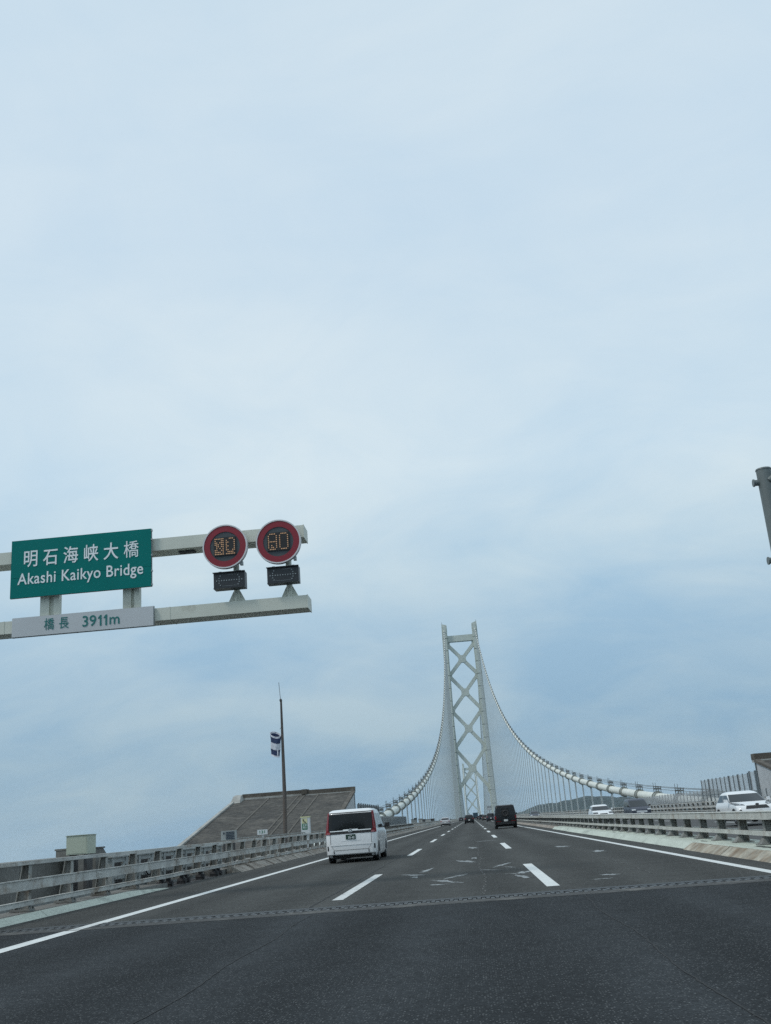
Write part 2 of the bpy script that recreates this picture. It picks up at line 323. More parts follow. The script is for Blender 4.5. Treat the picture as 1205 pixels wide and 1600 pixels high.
# ================================================================== the setting
# sea and far hills
m = MB(); S = 16000; m.add([(-S, -400, -50 + 10), (S, -400, -50 + 10), (S, S, -50 - 0.025 * S), (-S, S, -50 - 0.025 * S)], [(0, 1, 2, 3)])
structure(m.build('sea', 'sea'))
prof = [(-900, -240), (-400, -150), (-100, -90), (265, 13), (413, 44), (480, 46), (559, 57), (620, 58), (690, 69), (760, 57), (810, 53), (860, 48), (914, 36), (1000, 30), (1118, 24), (1300, 44), (1600, 30), (2000, -20), (2600, -90), (3200, -230)]
def interp(tab, x):
    if x <= tab[0][0]: return tab[0][1]
    for (a, b), (c, d) in zip(tab, tab[1:]):
        if x <= c: return b + (d - b) * (x - a) / (c - a)
    return tab[-1][1]
rows = []
for j in range(26):
    t = j / 25; y = 5200 + 1800 * t; k = math.sin(math.pi * min(1, t / 0.9) * 0.5) if t < 0.45 / 0.9 else 1.0
    k = min(1.0, max(0.0, (t / 0.44))) ** 0.8 if t < 0.44 else max(0.0, 1 - ((t - 0.44) / 0.56) ** 1.5)
    r_ = []
    for i in range(170):
        x = -900 + 4100 * i / 169; base = -50 - 0.025 * y - 12
        xx = x * 6000 / y
        top = interp(prof, xx); hh = max(0, top * 1.0 - (-50 - 0.025 * 6000))
        z = base + (hh + 12) * k + 14 * k * noise.fractal(Vector((x * 0.012, y * 0.012, 3)), 1, 2, 5)
        r_.append((x, y, z))
    rows.append(r_)
m = MB(); m.grid(rows); structure(m.build('hills', 'hill', smooth=60))

# carriageways
JY = 16.0
def strip(name, x0, x1, ys, z, matname, parent=None):
    m = MB(); m.grid([[(x0, y, z + deck(y)), (x1, y, z + deck(y))] for y in ys]); return m.build(name, matname, parent)
far_ys = [JY + 0.17, 200, 600, 1000, D1] + [D1 + (D2 - D1) * i / 24 for i in range(1, 25)] + [3500, 4200]
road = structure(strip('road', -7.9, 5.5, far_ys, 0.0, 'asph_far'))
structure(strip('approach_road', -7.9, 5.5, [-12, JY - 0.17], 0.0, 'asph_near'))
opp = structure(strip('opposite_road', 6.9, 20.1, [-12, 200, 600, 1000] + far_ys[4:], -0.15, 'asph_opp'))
# deck slab below everything, wide over the anchorage and narrow on the span
m = MB(); m.box(-11.3, 23.5, -14, 128, -3.0, -0.32); structure(m.build('anchorage_deck', 'concrete'))
m = MB(); m.box(-46, 58, 40, 160, -70, -3.05); structure(m.build('anchorage_base', 'concrete'))
m = MB()
m.grid([[(-9.8, y, deck(y) - 0.32), (22.0, y, deck(y) - 0.32)] for y in [128.05, 600, 1000] + far_ys[4:]])
m.grid([[(-9.8, y, deck(y) - 1.6), (-9.8, y, deck(y) - 0.32)] for y in [128.05, 600, 1000] + far_ys[4:]])
structure(m.build('bridge_deck', 'concrete'))

# expansion joint across the carriageway: steel comb on each side, concrete shoulder on the near side
m = MB(); m.box(-7.9, 5.5, JY - 0.165, JY + 0.165, -0.08, -0.035); ej = m.build('expansion_joint', 'joint', road)
m = MB(); x = -7.85; i = 0
while x < 5.4:
    if i % 2 == 0: m.box(x, x + 0.056, JY - 0.168, JY + 0.07, -0.034, 0.003)
    else: m.box(x, x + 0.056, JY - 0.07, JY + 0.168, -0.034, 0.003)
    x += 0.068; i += 1
stuff(m.build('tooth', 'tooth', ej))
m = MB(); m.box(-7.85, 5.45, JY - 0.66, JY - 0.172, 0.0, 0.004); m.build('joint_shoulder', 'joint_conc', ej)
m = MB(); m.box(-7.85, 5.45, JY + 0.172, JY + 0.46, 0.0, 0.004); m.build('joint_shoulder', 'joint', ej)
# second, slim joint ahead and seams between the asphalt lanes
def ribbon(pts, wd, z, name, matname, parent, jag=0.0):
    m = MB(); rows = []
    for (x, y) in pts:
        j = rnd.uniform(-jag, jag); rows.append([(x - wd / 2 + j, y, z), (x + wd / 2 + j, y, z)])
    m.grid(rows); return m.build(name, matname, parent)
m = MB(); m.grid([[(-7.8, 80.6, 0.004), (-7.8, 80.95, 0.004)], [(5.2, 80.6, 0.004), (5.2, 80.95, 0.004)]], flip=True); m.build('joint_strip', 'seam_pale', road)
ar = bpy.data.objects['approach_road']
ribbon([(-2.36 + 0.03 * math.sin(y * 0.21), y / 8) for y in range(24, 122)], 0.015, 0.0035, 'seam', 'seam', ar, 0.008)
ribbon([(1.43 + 0.03 * math.sin(y * 0.17), y / 8) for y in range(24, 122)], 0.015, 0.0035, 'seam', 'seam', ar, 0.008)
ribbon([(-2.62, y / 2) for y in range(33, 160)], 0.035, 0.0035, 'seam', 'seam', road, 0.012)
ribbon([(0.12 + 0.04 * math.sin(y * 0.11), y / 6) for y in range(100, 420)], 0.022, 0.0035, 'seam', 'seam_pale', road, 0.03)
ribbon([(3.05 + 0.03 * math.sin(y * 0.15), y / 6) for y in range(112, 250)], 0.02, 0.0035, 'seam', 'seam_pale', road, 0.025)
# ragged pale scuffs on the surface
def scuff(cx, cy, lx, ly, ang, seed):
    q = random.Random(seed); n = 22; m = MB(); pts = []
    for i in range(n):
        t = 2 * math.pi * i / n; k = q.uniform(0.35, 1.15)
        x, y = 1.35 * lx * k * math.cos(t), ly * k * math.sin(t)
        pts.append((cx + x * math.cos(ang) - y * math.sin(ang), cy + x * math.sin(ang) + y * math.cos(ang), 0.0036))
    m.add(pts + [(cx, cy, 0.0036)], [(i, (i + 1) % n, n) for i in range(n)]); m.build('scuff_mark', 'scuff', road)
for a in ((-0.62, 20.9, 0.11, 0.9, 0.35, 1), (-0.42, 22.4, 0.09, 0.7, -0.3, 2), (-0.75, 20.0, 0.1, 0.28, 1.0, 3), (0.86, 20.7, 0.10, 0.65, 0.1, 4), (0.92, 22.0, 0.11, 0.6, -0.25, 5), (0.74, 21.8, 0.06, 0.3, 0.9, 6), (0.68, 26.2, 0.09, 1.2, -0.25, 7), (0.78, 24.6, 0.06, 0.5, 0.3, 8),
          (-1.45, 24.2, 0.12, 0.7, 0.5, 9), (-1.2, 25.9, 0.07, 1.2, -0.1, 10), (-1.35, 23.2, 0.08, 0.3, 0.2, 11), (-0.25, 29.5, 0.14, 1.4, 0.2, 12), (-0.05, 31.5, 0.08, 0.8, 0.0, 13), (0.3, 24.0, 0.05, 0.5, 0.6, 14), (2.35, 19.3, 0.14, 0.22, 0.0, 15), (2.1, 18.35, 0.2, 0.09, 0.1, 16), (3.4, 30, 0.16, 0.7, 0.0, 17), (2.9, 36, 0.2, 0.8, 0.2, 18), (-0.1, 42, 0.16, 1.6, 0.1, 19), (0.5, 52, 0.5, 0.3, 0.1, 20)):
    scuff(*a)

# painted markings
def mark(name, x0, x1, y0, y1, parent, matname='mark', z=0.0045, step=None):
    m = MB(); ys = [y0, y1] if not step else [y0 + (y1 - y0) * i / step for i in range(step + 1)]
    m.grid([[(x0, y, z + deck(y)), (x1, y, z + deck(y))] for y in ys]); return m.build(name, matname, parent)
mark('edge_line', -6.0, -5.78, JY + 0.47, D1, road, step=8); mark('edge_line', -6.02, -5.78, -8, JY - 0.67, ar)
mark('edge_line', -5.98, -5.80, JY - 0.64, JY + 0.45, ej, 'mark_worn', 0.0075)
mark('edge_line', 4.47, 4.65, JY + 0.47, D1, road, step=8); mark('edge_line', 4.47, 4.65, -8, JY - 0.67, ar)
mark('edge_line', D1 * 0 - 6.0, -5.78, D1, D2, road, step=30); mark('edge_line', 4.47, 4.65, D1, D2, road, step=30)
for k in range(16):
    y = 17.45 + 20.4 * k
    o1 = mark('lane_dash', -2.43 , -2.24, y + 0.3, y + 8.2, road, 'mark_worn' if k == 0 else 'mark'); o2 = mark('lane_dash', 1.10, 1.31, y, y + 8.1, road)
m = MB()
for k in range(16, 150):
    y = 17.45 + 20.4 * k
    for x0, x1 in ((-2.43, -2.23), (1.10, 1.30)): m.grid([[(x0, y, 0.0045 + deck(y)), (x1, y, 0.0045 + deck(y))], [(x0, y + 8, 0.0045 + deck(y + 8)), (x1, y + 8, 0.0045 + deck(y + 8))]])
stuff(m.build('distant_lane_dash', 'mark', road))
mark('edge_line', 7.55, 7.75, 0, D1, opp, step=8, z=-0.1455); mark('edge_line', 18.0, 18.2, 0, D1, opp, step=8, z=-0.1455)
for k in range(12):
    y = 15 + 20.4 * k
    mark('lane_dash', 10.75, 10.92, y, y + 8, opp, z=-0.1455); mark('lane_dash', 14.15, 14.32, y, y + 8, opp, z=-0.1455)

# ================================================================== kerbs
def kerb_piece(side, xb, y0, y1, h=0.15, slope=0.16, depth=0.34, taper=(0, 0), rough=0.0, seed=0):
    q = random.Random(seed); m = MB(); n = max(2, int((y1 - y0) / (0.35 if rough else 2.0)) + 1); rows = []
    for i in range(n):
        y = y0 + (y1 - y0) * i / (n - 1); j = q.uniform(-rough, rough); j2 = q.uniform(-rough, rough); hh = h
        if taper[0] and y - y0 < taper[0]: hh = 0.01 + h * (y - y0) / taper[0]
        if taper[1] and y1 - y < taper[1]: hh = 0.01 + h * (y1 - y) / taper[1]
        rows.append([(xb, y, -0.2), (xb + side * j * 0.5, y, 0.0), (xb + side * (slope + j), y, hh + j2 * 0.5), (xb + side * depth, y, hh + j2 * 0.2), (xb + side * depth, y, -0.2)])
    m.grid(rows)
    m.add(rows[0], [(0, 1, 2, 3, 4)]); m.add(rows[-1], [(4, 3, 2, 1, 0)])
    return m
k_ = thing('kerb', 'pale green painted kerb at the foot of the roadside guardrail', 'kerb', (0, 0, 0))
for y0, y1 in ((-9, -2.02), (-2, 4.98), (5, 11.98), (12, 18.98), (19, 26.7)):
    kerb_piece(-1, -7.75, y0, y1, taper=(0, 0.5 if y1 > 26 else 0), depth=0.21, h=0.105, slope=0.14).build('kerb_section', 'kerb_green', k_)
k_ = thing('kerb', 'crumbling bare concrete kerb running on beside the white minivan', 'kerb')
y = 34.3
for i in range(26):
    ln = 1.95 if i < 16 else 8.0
    kerb_piece(-1, -7.55 if i < 2 else -7.62, y, y + ln - 0.03, h=0.17, slope=0.3, depth=0.52, rough=0.055 if i < 16 else 0.03, seed=i).build('kerb_section', 'kerb_conc', k_); y += ln
kerb_piece(-1, -7.62, y, 1150, h=0.17, slope=0.3, depth=0.52).build('kerb_section', 'kerb_conc', k_)
k_ = thing('kerb', 'pale green painted kerb edging the median slab', 'kerb')
for y0, y1 in ((27.1, 33.98), (34, 40.98), (41, 50.98), (51, 60.98), (61, 72)):
    kerb_piece(1, 5.28 if y0 < 60 else 5.34, y0, y1, depth=0.20, slope=0.17).build('kerb_section', 'kerb_green', k_)
k_ = thing('kerb', 'rust-stained broken concrete kerb on the near end of the median', 'kerb')
y = -8.0
while y < 27.0:
    kerb_piece(1, 5.17, y, y + 1.93, h=0.15, slope=0.24, depth=0.31, rough=0.03, seed=int(y * 7) + 99).build('kerb_section', 'kerb_rust', k_); y += 1.95
structure(kerb_piece(1, 5.5, 72.02, 1150, depth=0.3).build('median_kerb_far', 'kerb_conc'))
m = MB(); m.box(5.49, 6.72, -10, 72, -0.2, 0.146); structure(m.build('median', 'kerb_green'))
m = MB(); m.box(5.81, 6.6, 72.01, 1150, -0.2, 0.13); structure(m.build('median_far', 'concrete'))
m = MB(); m.grid([[(6.9, y, 0.0), (6.7, y, 0.12), (6.58, y, 0.15), (6.58, y, -0.2)] for y in (-10, 600, 1150)]); structure(m.build('opposite_median_kerb', 'kerb_conc'))
m = MB(); m.box(6.59, 6.9, -10, 1150, -0.3, -0.01); m.build('x', 'concrete') if False else None
# stains lying on the median slab
for cx, cy, lx, ly, sd_ in ((5.85, 22.2, 0.09, 0.8, 3), (5.8, 27.5, 0.05, 0.45, 5), (5.95, 19.0, 0.08, 0.5, 8), (5.75, 44.0, 0.05, 0.6, 9)):
    q = random.Random(sd_); n = 18; mm = MB(); pts = []
    for i in range(n):
        t = 2 * math.pi * i / n; k = q.uniform(0.5, 1.1); pts.append((cx + lx * k * math.cos(t), cy + ly * k * math.sin(t), 0.150))
    mm.add(pts, [tuple(range(n))]); mm.build('stain', 'seam', bpy.data.objects['median'])

# ================================================================== guardrails
def h_post(h, z0, wide=0.14, deep=0.18, foot=0.30):
    m = MB()
    m.box(-0.012, 0.012, -wide / 2 + 0.012, wide / 2 - 0.012, z0, h)                       # web (seen end on)
    return m
def post_mesh_left():
    m = MB(); z0, z1 = 0.12, 0.925
    # H section: front flange upright, back flange splayed towards the foot, web between, base plate, bolts
    m.box(-0.005, 0.010, -0.065, 0.065, z0 + 0.02, z1)
    m.hexa([(-0.26, -0.065, z0 + 0.02), (-0.245, -0.065, z0 + 0.02), (-0.245, 0.065, z0 + 0.02), (-0.26, 0.065, z0 + 0.02)],
           [(-0.125, -0.065, z1), (-0.11, -0.065, z1), (-0.11, 0.065, z1), (-0.125, 0.065, z1)])
    m.add([(-0.245, -0.007, z0 + 0.02), (-0.005, -0.007, z0 + 0.02), (-0.005, -0.007, z1), (-0.11, -0.007, z1), (-0.245, 0.007, z0 + 0.02), (-0.005, 0.007, z0 + 0.02), (-0.005, 0.007, z1), (-0.11, 0.007, z1)],
          [(0, 1, 2, 3), (7, 6, 5, 4), (0, 4, 5, 1), (1, 5, 6, 2), (2, 6, 7, 3), (3, 7, 4, 0)], 1)
    m.box(-0.32, 0.06, -0.12, 0.12, z0 - 0.015, z0 + 0.02, 1)
    for sx in (-0.29, 0.035):
        for sy in (-0.09, 0.09): m.box(sx - 0.016, sx + 0.016, sy - 0.016, sy + 0.016, z0 + 0.02, z0 + 0.06, 1)
    return m.mesh('post', ['post', 'post_r'])
def rail_mesh(kind, ln):
    m = MB(); a = 0.012; b = ln - 0.012
    if kind == 'top':      # plate with a down-turned lip
        m.box(-0.13, 0.03, a, b, 0.955, 0.975); m.box(0.015, 0.03, a, b, 0.905, 0.954); m.box(-0.13, -0.115, a, b, 0.905, 0.954)
    if kind == 'mid': m.polyx([(0, 0)], 0, 0) if False else m.box(0.012, 0.105, a, b, 0.49, 0.645); 
    if kind == 'mid': m.box(0.0, 0.125, a, b, 0.646, 0.662); m.box(0.0, 0.12, a, b, 0.475, 0.489)
    if kind == 'low': m.box(0.012, 0.085, a, b, 0.205, 0.285); m.box(0.012, 0.1, a, b, 0.286, 0.297)
    return m.mesh(kind, 'rail')
PM = post_mesh_left(); RL = 6.15
RM = {k: rail_mesh(k, RL) for k in ('top', 'mid', 'low')}
sleeve = MB(); sleeve.box(0.106, 0.112, -0.16, 0.16, 0.51, 0.625)
for yy in (-0.11, -0.04, 0.04, 0.11):
    sleeve.box(0.1115, 0.124, yy - 0.012, yy + 0.012, 0.55, 0.585)
SM = sleeve.mesh('sleeve', 'rail')
gl = thing('guardrail', 'weathered three-rail steel guardrail along the near roadside under the gantry sign', 'guardrail', (-8.2, 0, 0))
y = 4.85; i = 0
while y < 150:
    put('post', PM, gl, (0, y, 0)); y += 2.05; i += 1
y = 4.1; i = 0
while y < 150:
    off = rnd.uniform(-0.006, 0.006)
    for k in ('top', 'mid', 'low'):
        put(k + '_rail', RM[k], gl, (0, y, off), (rnd.uniform(-0.001, 0.001), 0, rnd.uniform(-0.0012, 0.0012)))
    put('sleeve', SM, gl, (0, y, 0)); y += RL
def far_rail(x, s, name):
    m = MB()
    y0 = 152
    for ya, yb in ((152, 400), (400, 1150)):
        for z0, z1, d0, d1 in ((0.9, 0.975, -0.13, 0.03), (0.475, 0.66, 0.0, 0.12), (0.2, 0.3, 0.0, 0.1)): m.box(x + s * d0, x + s * d1, ya, yb, z0, z1)
    y = 153.0
    while y < 600:
        m.box(x - 0.2 * s, x + 0.01 * s, y - 0.065, y + 0.065, 0.1, 0.92); y += 2.05 if y < 300 else 4.1
    return m.mesh(name, 'rail')
stuff(put('distant_rail', far_rail(0.0, 1, 'distant_rail'), gl))
# the strip the left guardrail stands on: plinth, dark gap, ledge
m = MB(); m.box(-8.68, -7.961, -10, 27.2, -0.3, 0.098); structure(m.build('guardrail_plinth', 'concrete'))
m = MB(); m.box(-8.75, -8.12, 33.8, 1150, -0.3, 0.118); structure(m.build('guardrail_plinth_far', 'concrete'))
m = MB(); m.box(-9.5, -8.69, -10, 40, -0.31, -0.12); structure(m.build('drain_gap', 'trench'))
m = MB(); m.box(-9.64, -9.5, -10, 60, -0.31, 0.11); structure(m.build('ledge', 'steel_grey'))
m = MB(); m.box(-11.2, -9.645, -10, 127, -0.31, 0.04); structure(m.build('service_walkway', 'concrete'))
m = MB(); m.box(-8.75, -7.95, 27.25, 33.75, -0.3, -0.02); structure(m.build('gap_floor', 'trench'))
# rubber-footed brackets where the guardrail bridges the gap
for k, y in enumerate((27.3, 27.9, 29.2, 29.6, 31.2, 32.9, 33.4)):
    m = MB(); m.box(-0.10, 0.10, -0.09, 0.09, 0.0, 0.05); m.box(-0.05, 0.06, -0.05, 0.05, 0.05, 0.22); m.tube([(-0.12, 0, 0.07), (0.12, 0, 0.07)], 0.085, 10)
    m.build('sliding_foot', 'rubber', gl, loc=(0.06, y, -0.02))

# median guardrail
def post_mesh_r():
    m = MB(); z0, z1 = 0.15, 0.70
    m.hexa([(-0.20, -0.15, z0 + 0.02), (-0.02, -0.13, z0 + 0.02), (-0.02, 0.13, z0 + 0.02), (-0.20, 0.15, z0 + 0.02)], [(-0.10, -0.075, z0 + 0.16), (-0.04, -0.075, z0 + 0.16), (-0.04, 0.075, z0 + 0.16), (-0.10, 0.075, z0 + 0.16)])
    m.box(-0.055, -0.04, -0.075, 0.075, z0 + 0.16, z1); m.box(0.11, 0.125, -0.075, 0.075, z0 + 0.02, z1); m.box(-0.039, 0.109, -0.008, 0.008, z0 + 0.02, z1)
    m.box(-0.24, 0.2, -0.17, 0.17, z0 - 0.01, z0 + 0.02)
    return m.mesh('post', 'post_r')
PR = post_mesh_r()
def rail_r(kind, ln):
    m = MB(); a, b = 0.012, ln - 0.012
    if kind == 'top': m.box(-0.17, -0.06, a, b, 0.665, 0.815); m.box(-0.185, 0.16, a, b, 0.816, 0.832); m.box(0.05, 0.15, a, b, 0.665, 0.815)
    else: m.box(-0.15, -0.06, a, b, 0.335, 0.425); m.box(0.13, 0.2, a, b, 0.335, 0.425)
    return m.mesh(kind, 'rail_r')
RRT, RRL = rail_r('top', 6.3), rail_r('low', 6.3)
gm = thing('guardrail', 'two-rail steel guardrail with splayed posts along the median', 'guardrail', (6.2, 0, 0))
y = 23.05 - 2.1 * 9
while y < 150: put('post', PR, gm, (0, y, 0)); y += 2.1
y = 22.0 - 6.3 * 3
sleeve = MB(); sleeve.box(-0.177, -0.171, -0.15, 0.15, 0.68, 0.8); SR = sleeve.mesh('sleeve', 'rail_r')
while y < 150:
    off = rnd.uniform(-0.007, 0.007)
    put('top_rail', RRT, gm, (0, y, off), (rnd.uniform(-0.001, 0.001), 0, 0)); put('low_rail', RRL, gm, (0, y, off)); put('sleeve', SR, gm, (0, y, 0)); y += 6.3
m = MB()
for ya, yb in ((150.2, 400), (400, 1150)):
    m.box(-0.18, 0.15, ya, yb, 0.665, 0.83); m.box(-0.15, -0.06, ya, yb, 0.335, 0.425)
y = 152
while y < 600: m.box(-0.06, 0.12, y - 0.07, y + 0.07, 0.14, 0.66); y += 2.1 if y < 300 else 4.2
stuff(m.build('distant_rail', 'rail_r', gm))
# guardrail on the far side of the opposite carriageway
go = thing('guardrail', 'rusty grey guardrail beyond the opposite carriageway in front of the mesh fences', 'guardrail', (20.4, 0, 0), 0)
PO = PM.copy()
y = 44.0
while y < 190: put('post', PM, go, (0, y, 0), (0, 0, math.pi)); y += 2.05
y = 44.0
while y < 190:
    for k in ('top', 'mid', 'low'): put(k + '_rail', RM[k], go, (0, y + RL, 0), (0, 0, math.pi))
    y += RL
m = MB()
for z0, z1, d0, d1 in ((0.9, 0.975, -0.03, 0.13), (0.475, 0.66, -0.12, 0.0), (0.2, 0.3, -0.1, 0.0)): m.box(d0, d1, 192, 1150, z0, z1)
y = 193
while y < 600: m.box(0, 0.2, y - 0.06, y + 0.06, 0.1, 0.9); y += 4.1
stuff(m.build('distant_rail', 'rail', go))
m = MB(); m.box(20.1, 21.4, 0, 1150, -0.3, 0.11); structure(m.build('opposite_walkway', 'concrete'))

# ================================================================== parapet, cabinet and steelwork behind the left guardrail
pw = thing('parapet_wall', 'grey concrete parapet wall behind the guardrail at the picture edge', 'wall', (-10.4, 0, 0))
for k in range(10):
    y1 = 26.0 - 2.5 * k
    m = MB(); m.box(-0.12, 0.12, y1 - 2.48, y1, 0.04, 0.885); m.build('wall_panel', 'concrete', pw)
    m = MB(); m.box(-0.16, 0.17, y1 - 2.495, y1 - 0.005, 0.886, 0.94); m.build('capping', 'parapet_brown', pw)
m = MB(); m.box(-0.06, 0.3, 26.02, 26.4, 0.0, 1.1); m.box(-0.09, 0.33, 26.01, 26.43, 1.10, 1.14); m.build('end_pillar', 'concrete', pw)
cab = thing('electrical_cabinet', 'pale green square cabinet standing above the left guardrail', 'cabinet', (-9.5, 25.6, 0))
m = MB(); m.box(-0.53, 0, 0.0, 0.6, 0.98, 1.425); m.build('body', 'green_cab', cab)
m = MB(); m.box(-0.55, 0.02, -0.02, 0.62, 1.426, 1.44); m.build('lid', 'green_cab', cab)
m = MB(); m.box(-0.5, -0.03, -0.006, -0.001, 1.005, 1.40); m.build('door', 'green_cab', cab)
for xx in (-0.45, -0.08): m = MB(); m.box(xx - 0.04, xx + 0.04, 0.1, 0.5, 0.04, 0.98); m.build('leg', 'dark_steel', cab)
blk = thing('concrete_block', 'stub of concrete wall rising just beyond the pale green cabinet', 'block', (-10.35, 27.5, 0))
m = MB(); m.box(-0.3, 0.3, 0, 0.8, 0.04, 1.08); m.hexa([(-0.3, 0.8, 0.04), (0.3, 0.8, 0.04), (0.3, 1.7, 0.04), (-0.3, 1.7, 0.04)], [(-0.3, 0.8, 1.08), (0.3, 0.8, 1.08), (0.3, 1.1, 0.9), (-0.3, 1.1, 0.9)]); m.build('block_body', 'concrete', blk)
m = MB(); m.box(-0.33, 0.33, -0.03, 0.85, 1.082, 1.12); m.build('block_cap', 'parapet_brown', blk)
sf = thing('steel_frame', 'grey steel frame of plated bays behind the guardrail where it spans the expansion gap', 'steel frame', (-9.35, 0, 0))
ys = [26.9, 28.0, 29.1, 30.3, 31.5, 32.7, 33.9, 35.1, 36.3, 37.5, 38.7]
for i, y in enumerate(ys):
    m = MB(); m.box(-0.06, 0.06, y - 0.09, y + 0.09, 0.04, 0.82); m.polyx([(y + 0.09, 0.1), (y + 0.3, 0.1), (y + 0.09, 0.6)], -0.012, 0.012); m.build('upright', 'steel_grey', sf)
    if i < len(ys) - 1:
        y2 = ys[i + 1]
        m = MB(); m.box(-0.035, 0.035, y + 0.10, y2 - 0.10, 0.70, 0.82); m.build('head_plate', 'steel_grey', sf)
        m = MB(); m.box(-0.035, 0.035, y + 0.10, y2 - 0.10, 0.28, 0.42 if i % 3 else 0.5); m.build('lower_plate', 'steel_grey', sf)
        if i % 2 == 0: m = MB(); m.bar((0.05, y + 0.12, 0.3), (0.05, y2 - 0.12, 0.7), 0.05, 0.05); m.build('brace', 'steel_grey', sf)
        m = MB(); m.box(-0.5, -0.42, y + 0.05, y2 - 0.05, 0.05, 0.86); m.build('back_plate', 'dark_steel' if i % 2 else 'concrete', sf)
m = MB(); m.box(-0.12, 0.09, 26.75, 38.9, 0.822, 0.862); m.build('cap_beam', 'steel_grey', sf)
m = MB()
for i in range(8):
    t = i / 7 * math.pi; 
pts = [(0.08, 29.3 + 1.2 * i / 10, 0.62 - 0.36 * math.sin(math.pi * i / 10)) for i in range(11)]
m.tube(pts, 0.02, 6); m.build('slack_cable', 'rubber', sf)

# inspection rail and small posts on the walkway further on
hr = thing('handrail', 'thin service handrail standing behind the guardrail below the flagpole', 'handrail', (-9.3, 0, 0))
y = 40.5
while y < 96:
    m = MB(); m.box(-0.025, 0.025, y - 0.03, y + 0.03, 0.04, 1.0); m.build('handrail_post', 'post', hr); y += 1.9
m = MB(); m.box(-0.03, 0.03, 40.4, 96, 1.001, 1.045); m.build('handrail_top', 'post', hr)
m = MB(); m.box(-0.02, 0.02, 40.4, 96, 0.5, 0.54); m.build('handrail_mid', 'post', hr)

gb = thing('louvred_cabinet', 'grey cabinet with dark louvres on the walkway left of the small plate', 'cabinet', (-9.1, 40.2, 0))
m = MB(); m.box(-0.55, 0.0, 0, 0.3, 0.98, 1.34); m.build('body', 'steel_grey', gb)
for i in range(5): m = MB(); m.box(-0.36, -0.03, -0.03, -0.005, 1.03 + 0.06 * i, 1.06 + 0.06 * i); m.build('louvre', 'grille_dark', gb)
m = MB(); m.box(-0.46, -0.42, -0.02, -0.004, 1.22, 1.29); m.build('handle', 'grille_dark', gb)
m = MB(); m.box(-0.5, -0.44, 0.1, 0.2, 0.04, 0.98); m.box(-0.11, -0.05, 0.1, 0.2, 0.04, 0.98); m.build('leg', 'dark_steel', gb)

kp = thing('distance_plate', 'small white kilometre plate with green figures on a thin post', 'sign', (-9.1, 45.5, 0))
m = MB(); m.box(-0.22, 0.23, -0.015, 0.0, 1.09, 1.30); m.build('plate', 'white_plastic', kp)
text('lettering', '131', 0.17, (0.0, -0.02, 1.195), 'phone_green', kp, sx=1.0, spacing=1.25, offset=0.003)
m = MB(); m.tube([(0.02, 0.02, 0.04), (0.02, 0.02, 1.2)], 0.022, 8); m.build('post', 'white_plastic', kp)

ph = thing('emergency_phone', 'white emergency phone post with yellow and green panel by the guardrail', 'telephone', (-9.2, 58.3, 0))
m = MB(); m.box(-0.27, 0.21, 0, 0.34, 0.93, 1.80); m.build('housing', 'white_plastic', ph)
m = MB(); m.box(-0.29, 0.23, -0.02, 0.36, 1.801, 1.87); m.build('hood', 'phone_yellow', ph)
m = MB(); m.box(-0.215, 0.085, -0.012, -0.002, 1.50, 1.76); m.build('symbol_panel', 'phone_yellow', ph)
m = MB(); m.box(-0.215, 0.085, -0.012, -0.002, 1.17, 1.485); m.build('green_panel', 'phone_green', ph)
m = MB(); m.tube([(-0.13, -0.022, 1.72), (-0.135, -0.022, 1.67), (-0.11, -0.022, 1.61), (-0.05, -0.022, 1.565), (0.0, -0.022, 1.555)], [0.035, 0.02, 0.02, 0.02, 0.035], 8); m.build('handset_symbol', 'black', ph)
text('lettering', '非常\n電話', 0.12, (-0.065, -0.016, 1.33), 'letter_white', ph)
m = MB(); m.box(-0.12, 0.12, 0.08, 0.26, 0.04, 0.93); m.build('pedestal', 'white_plastic', ph)

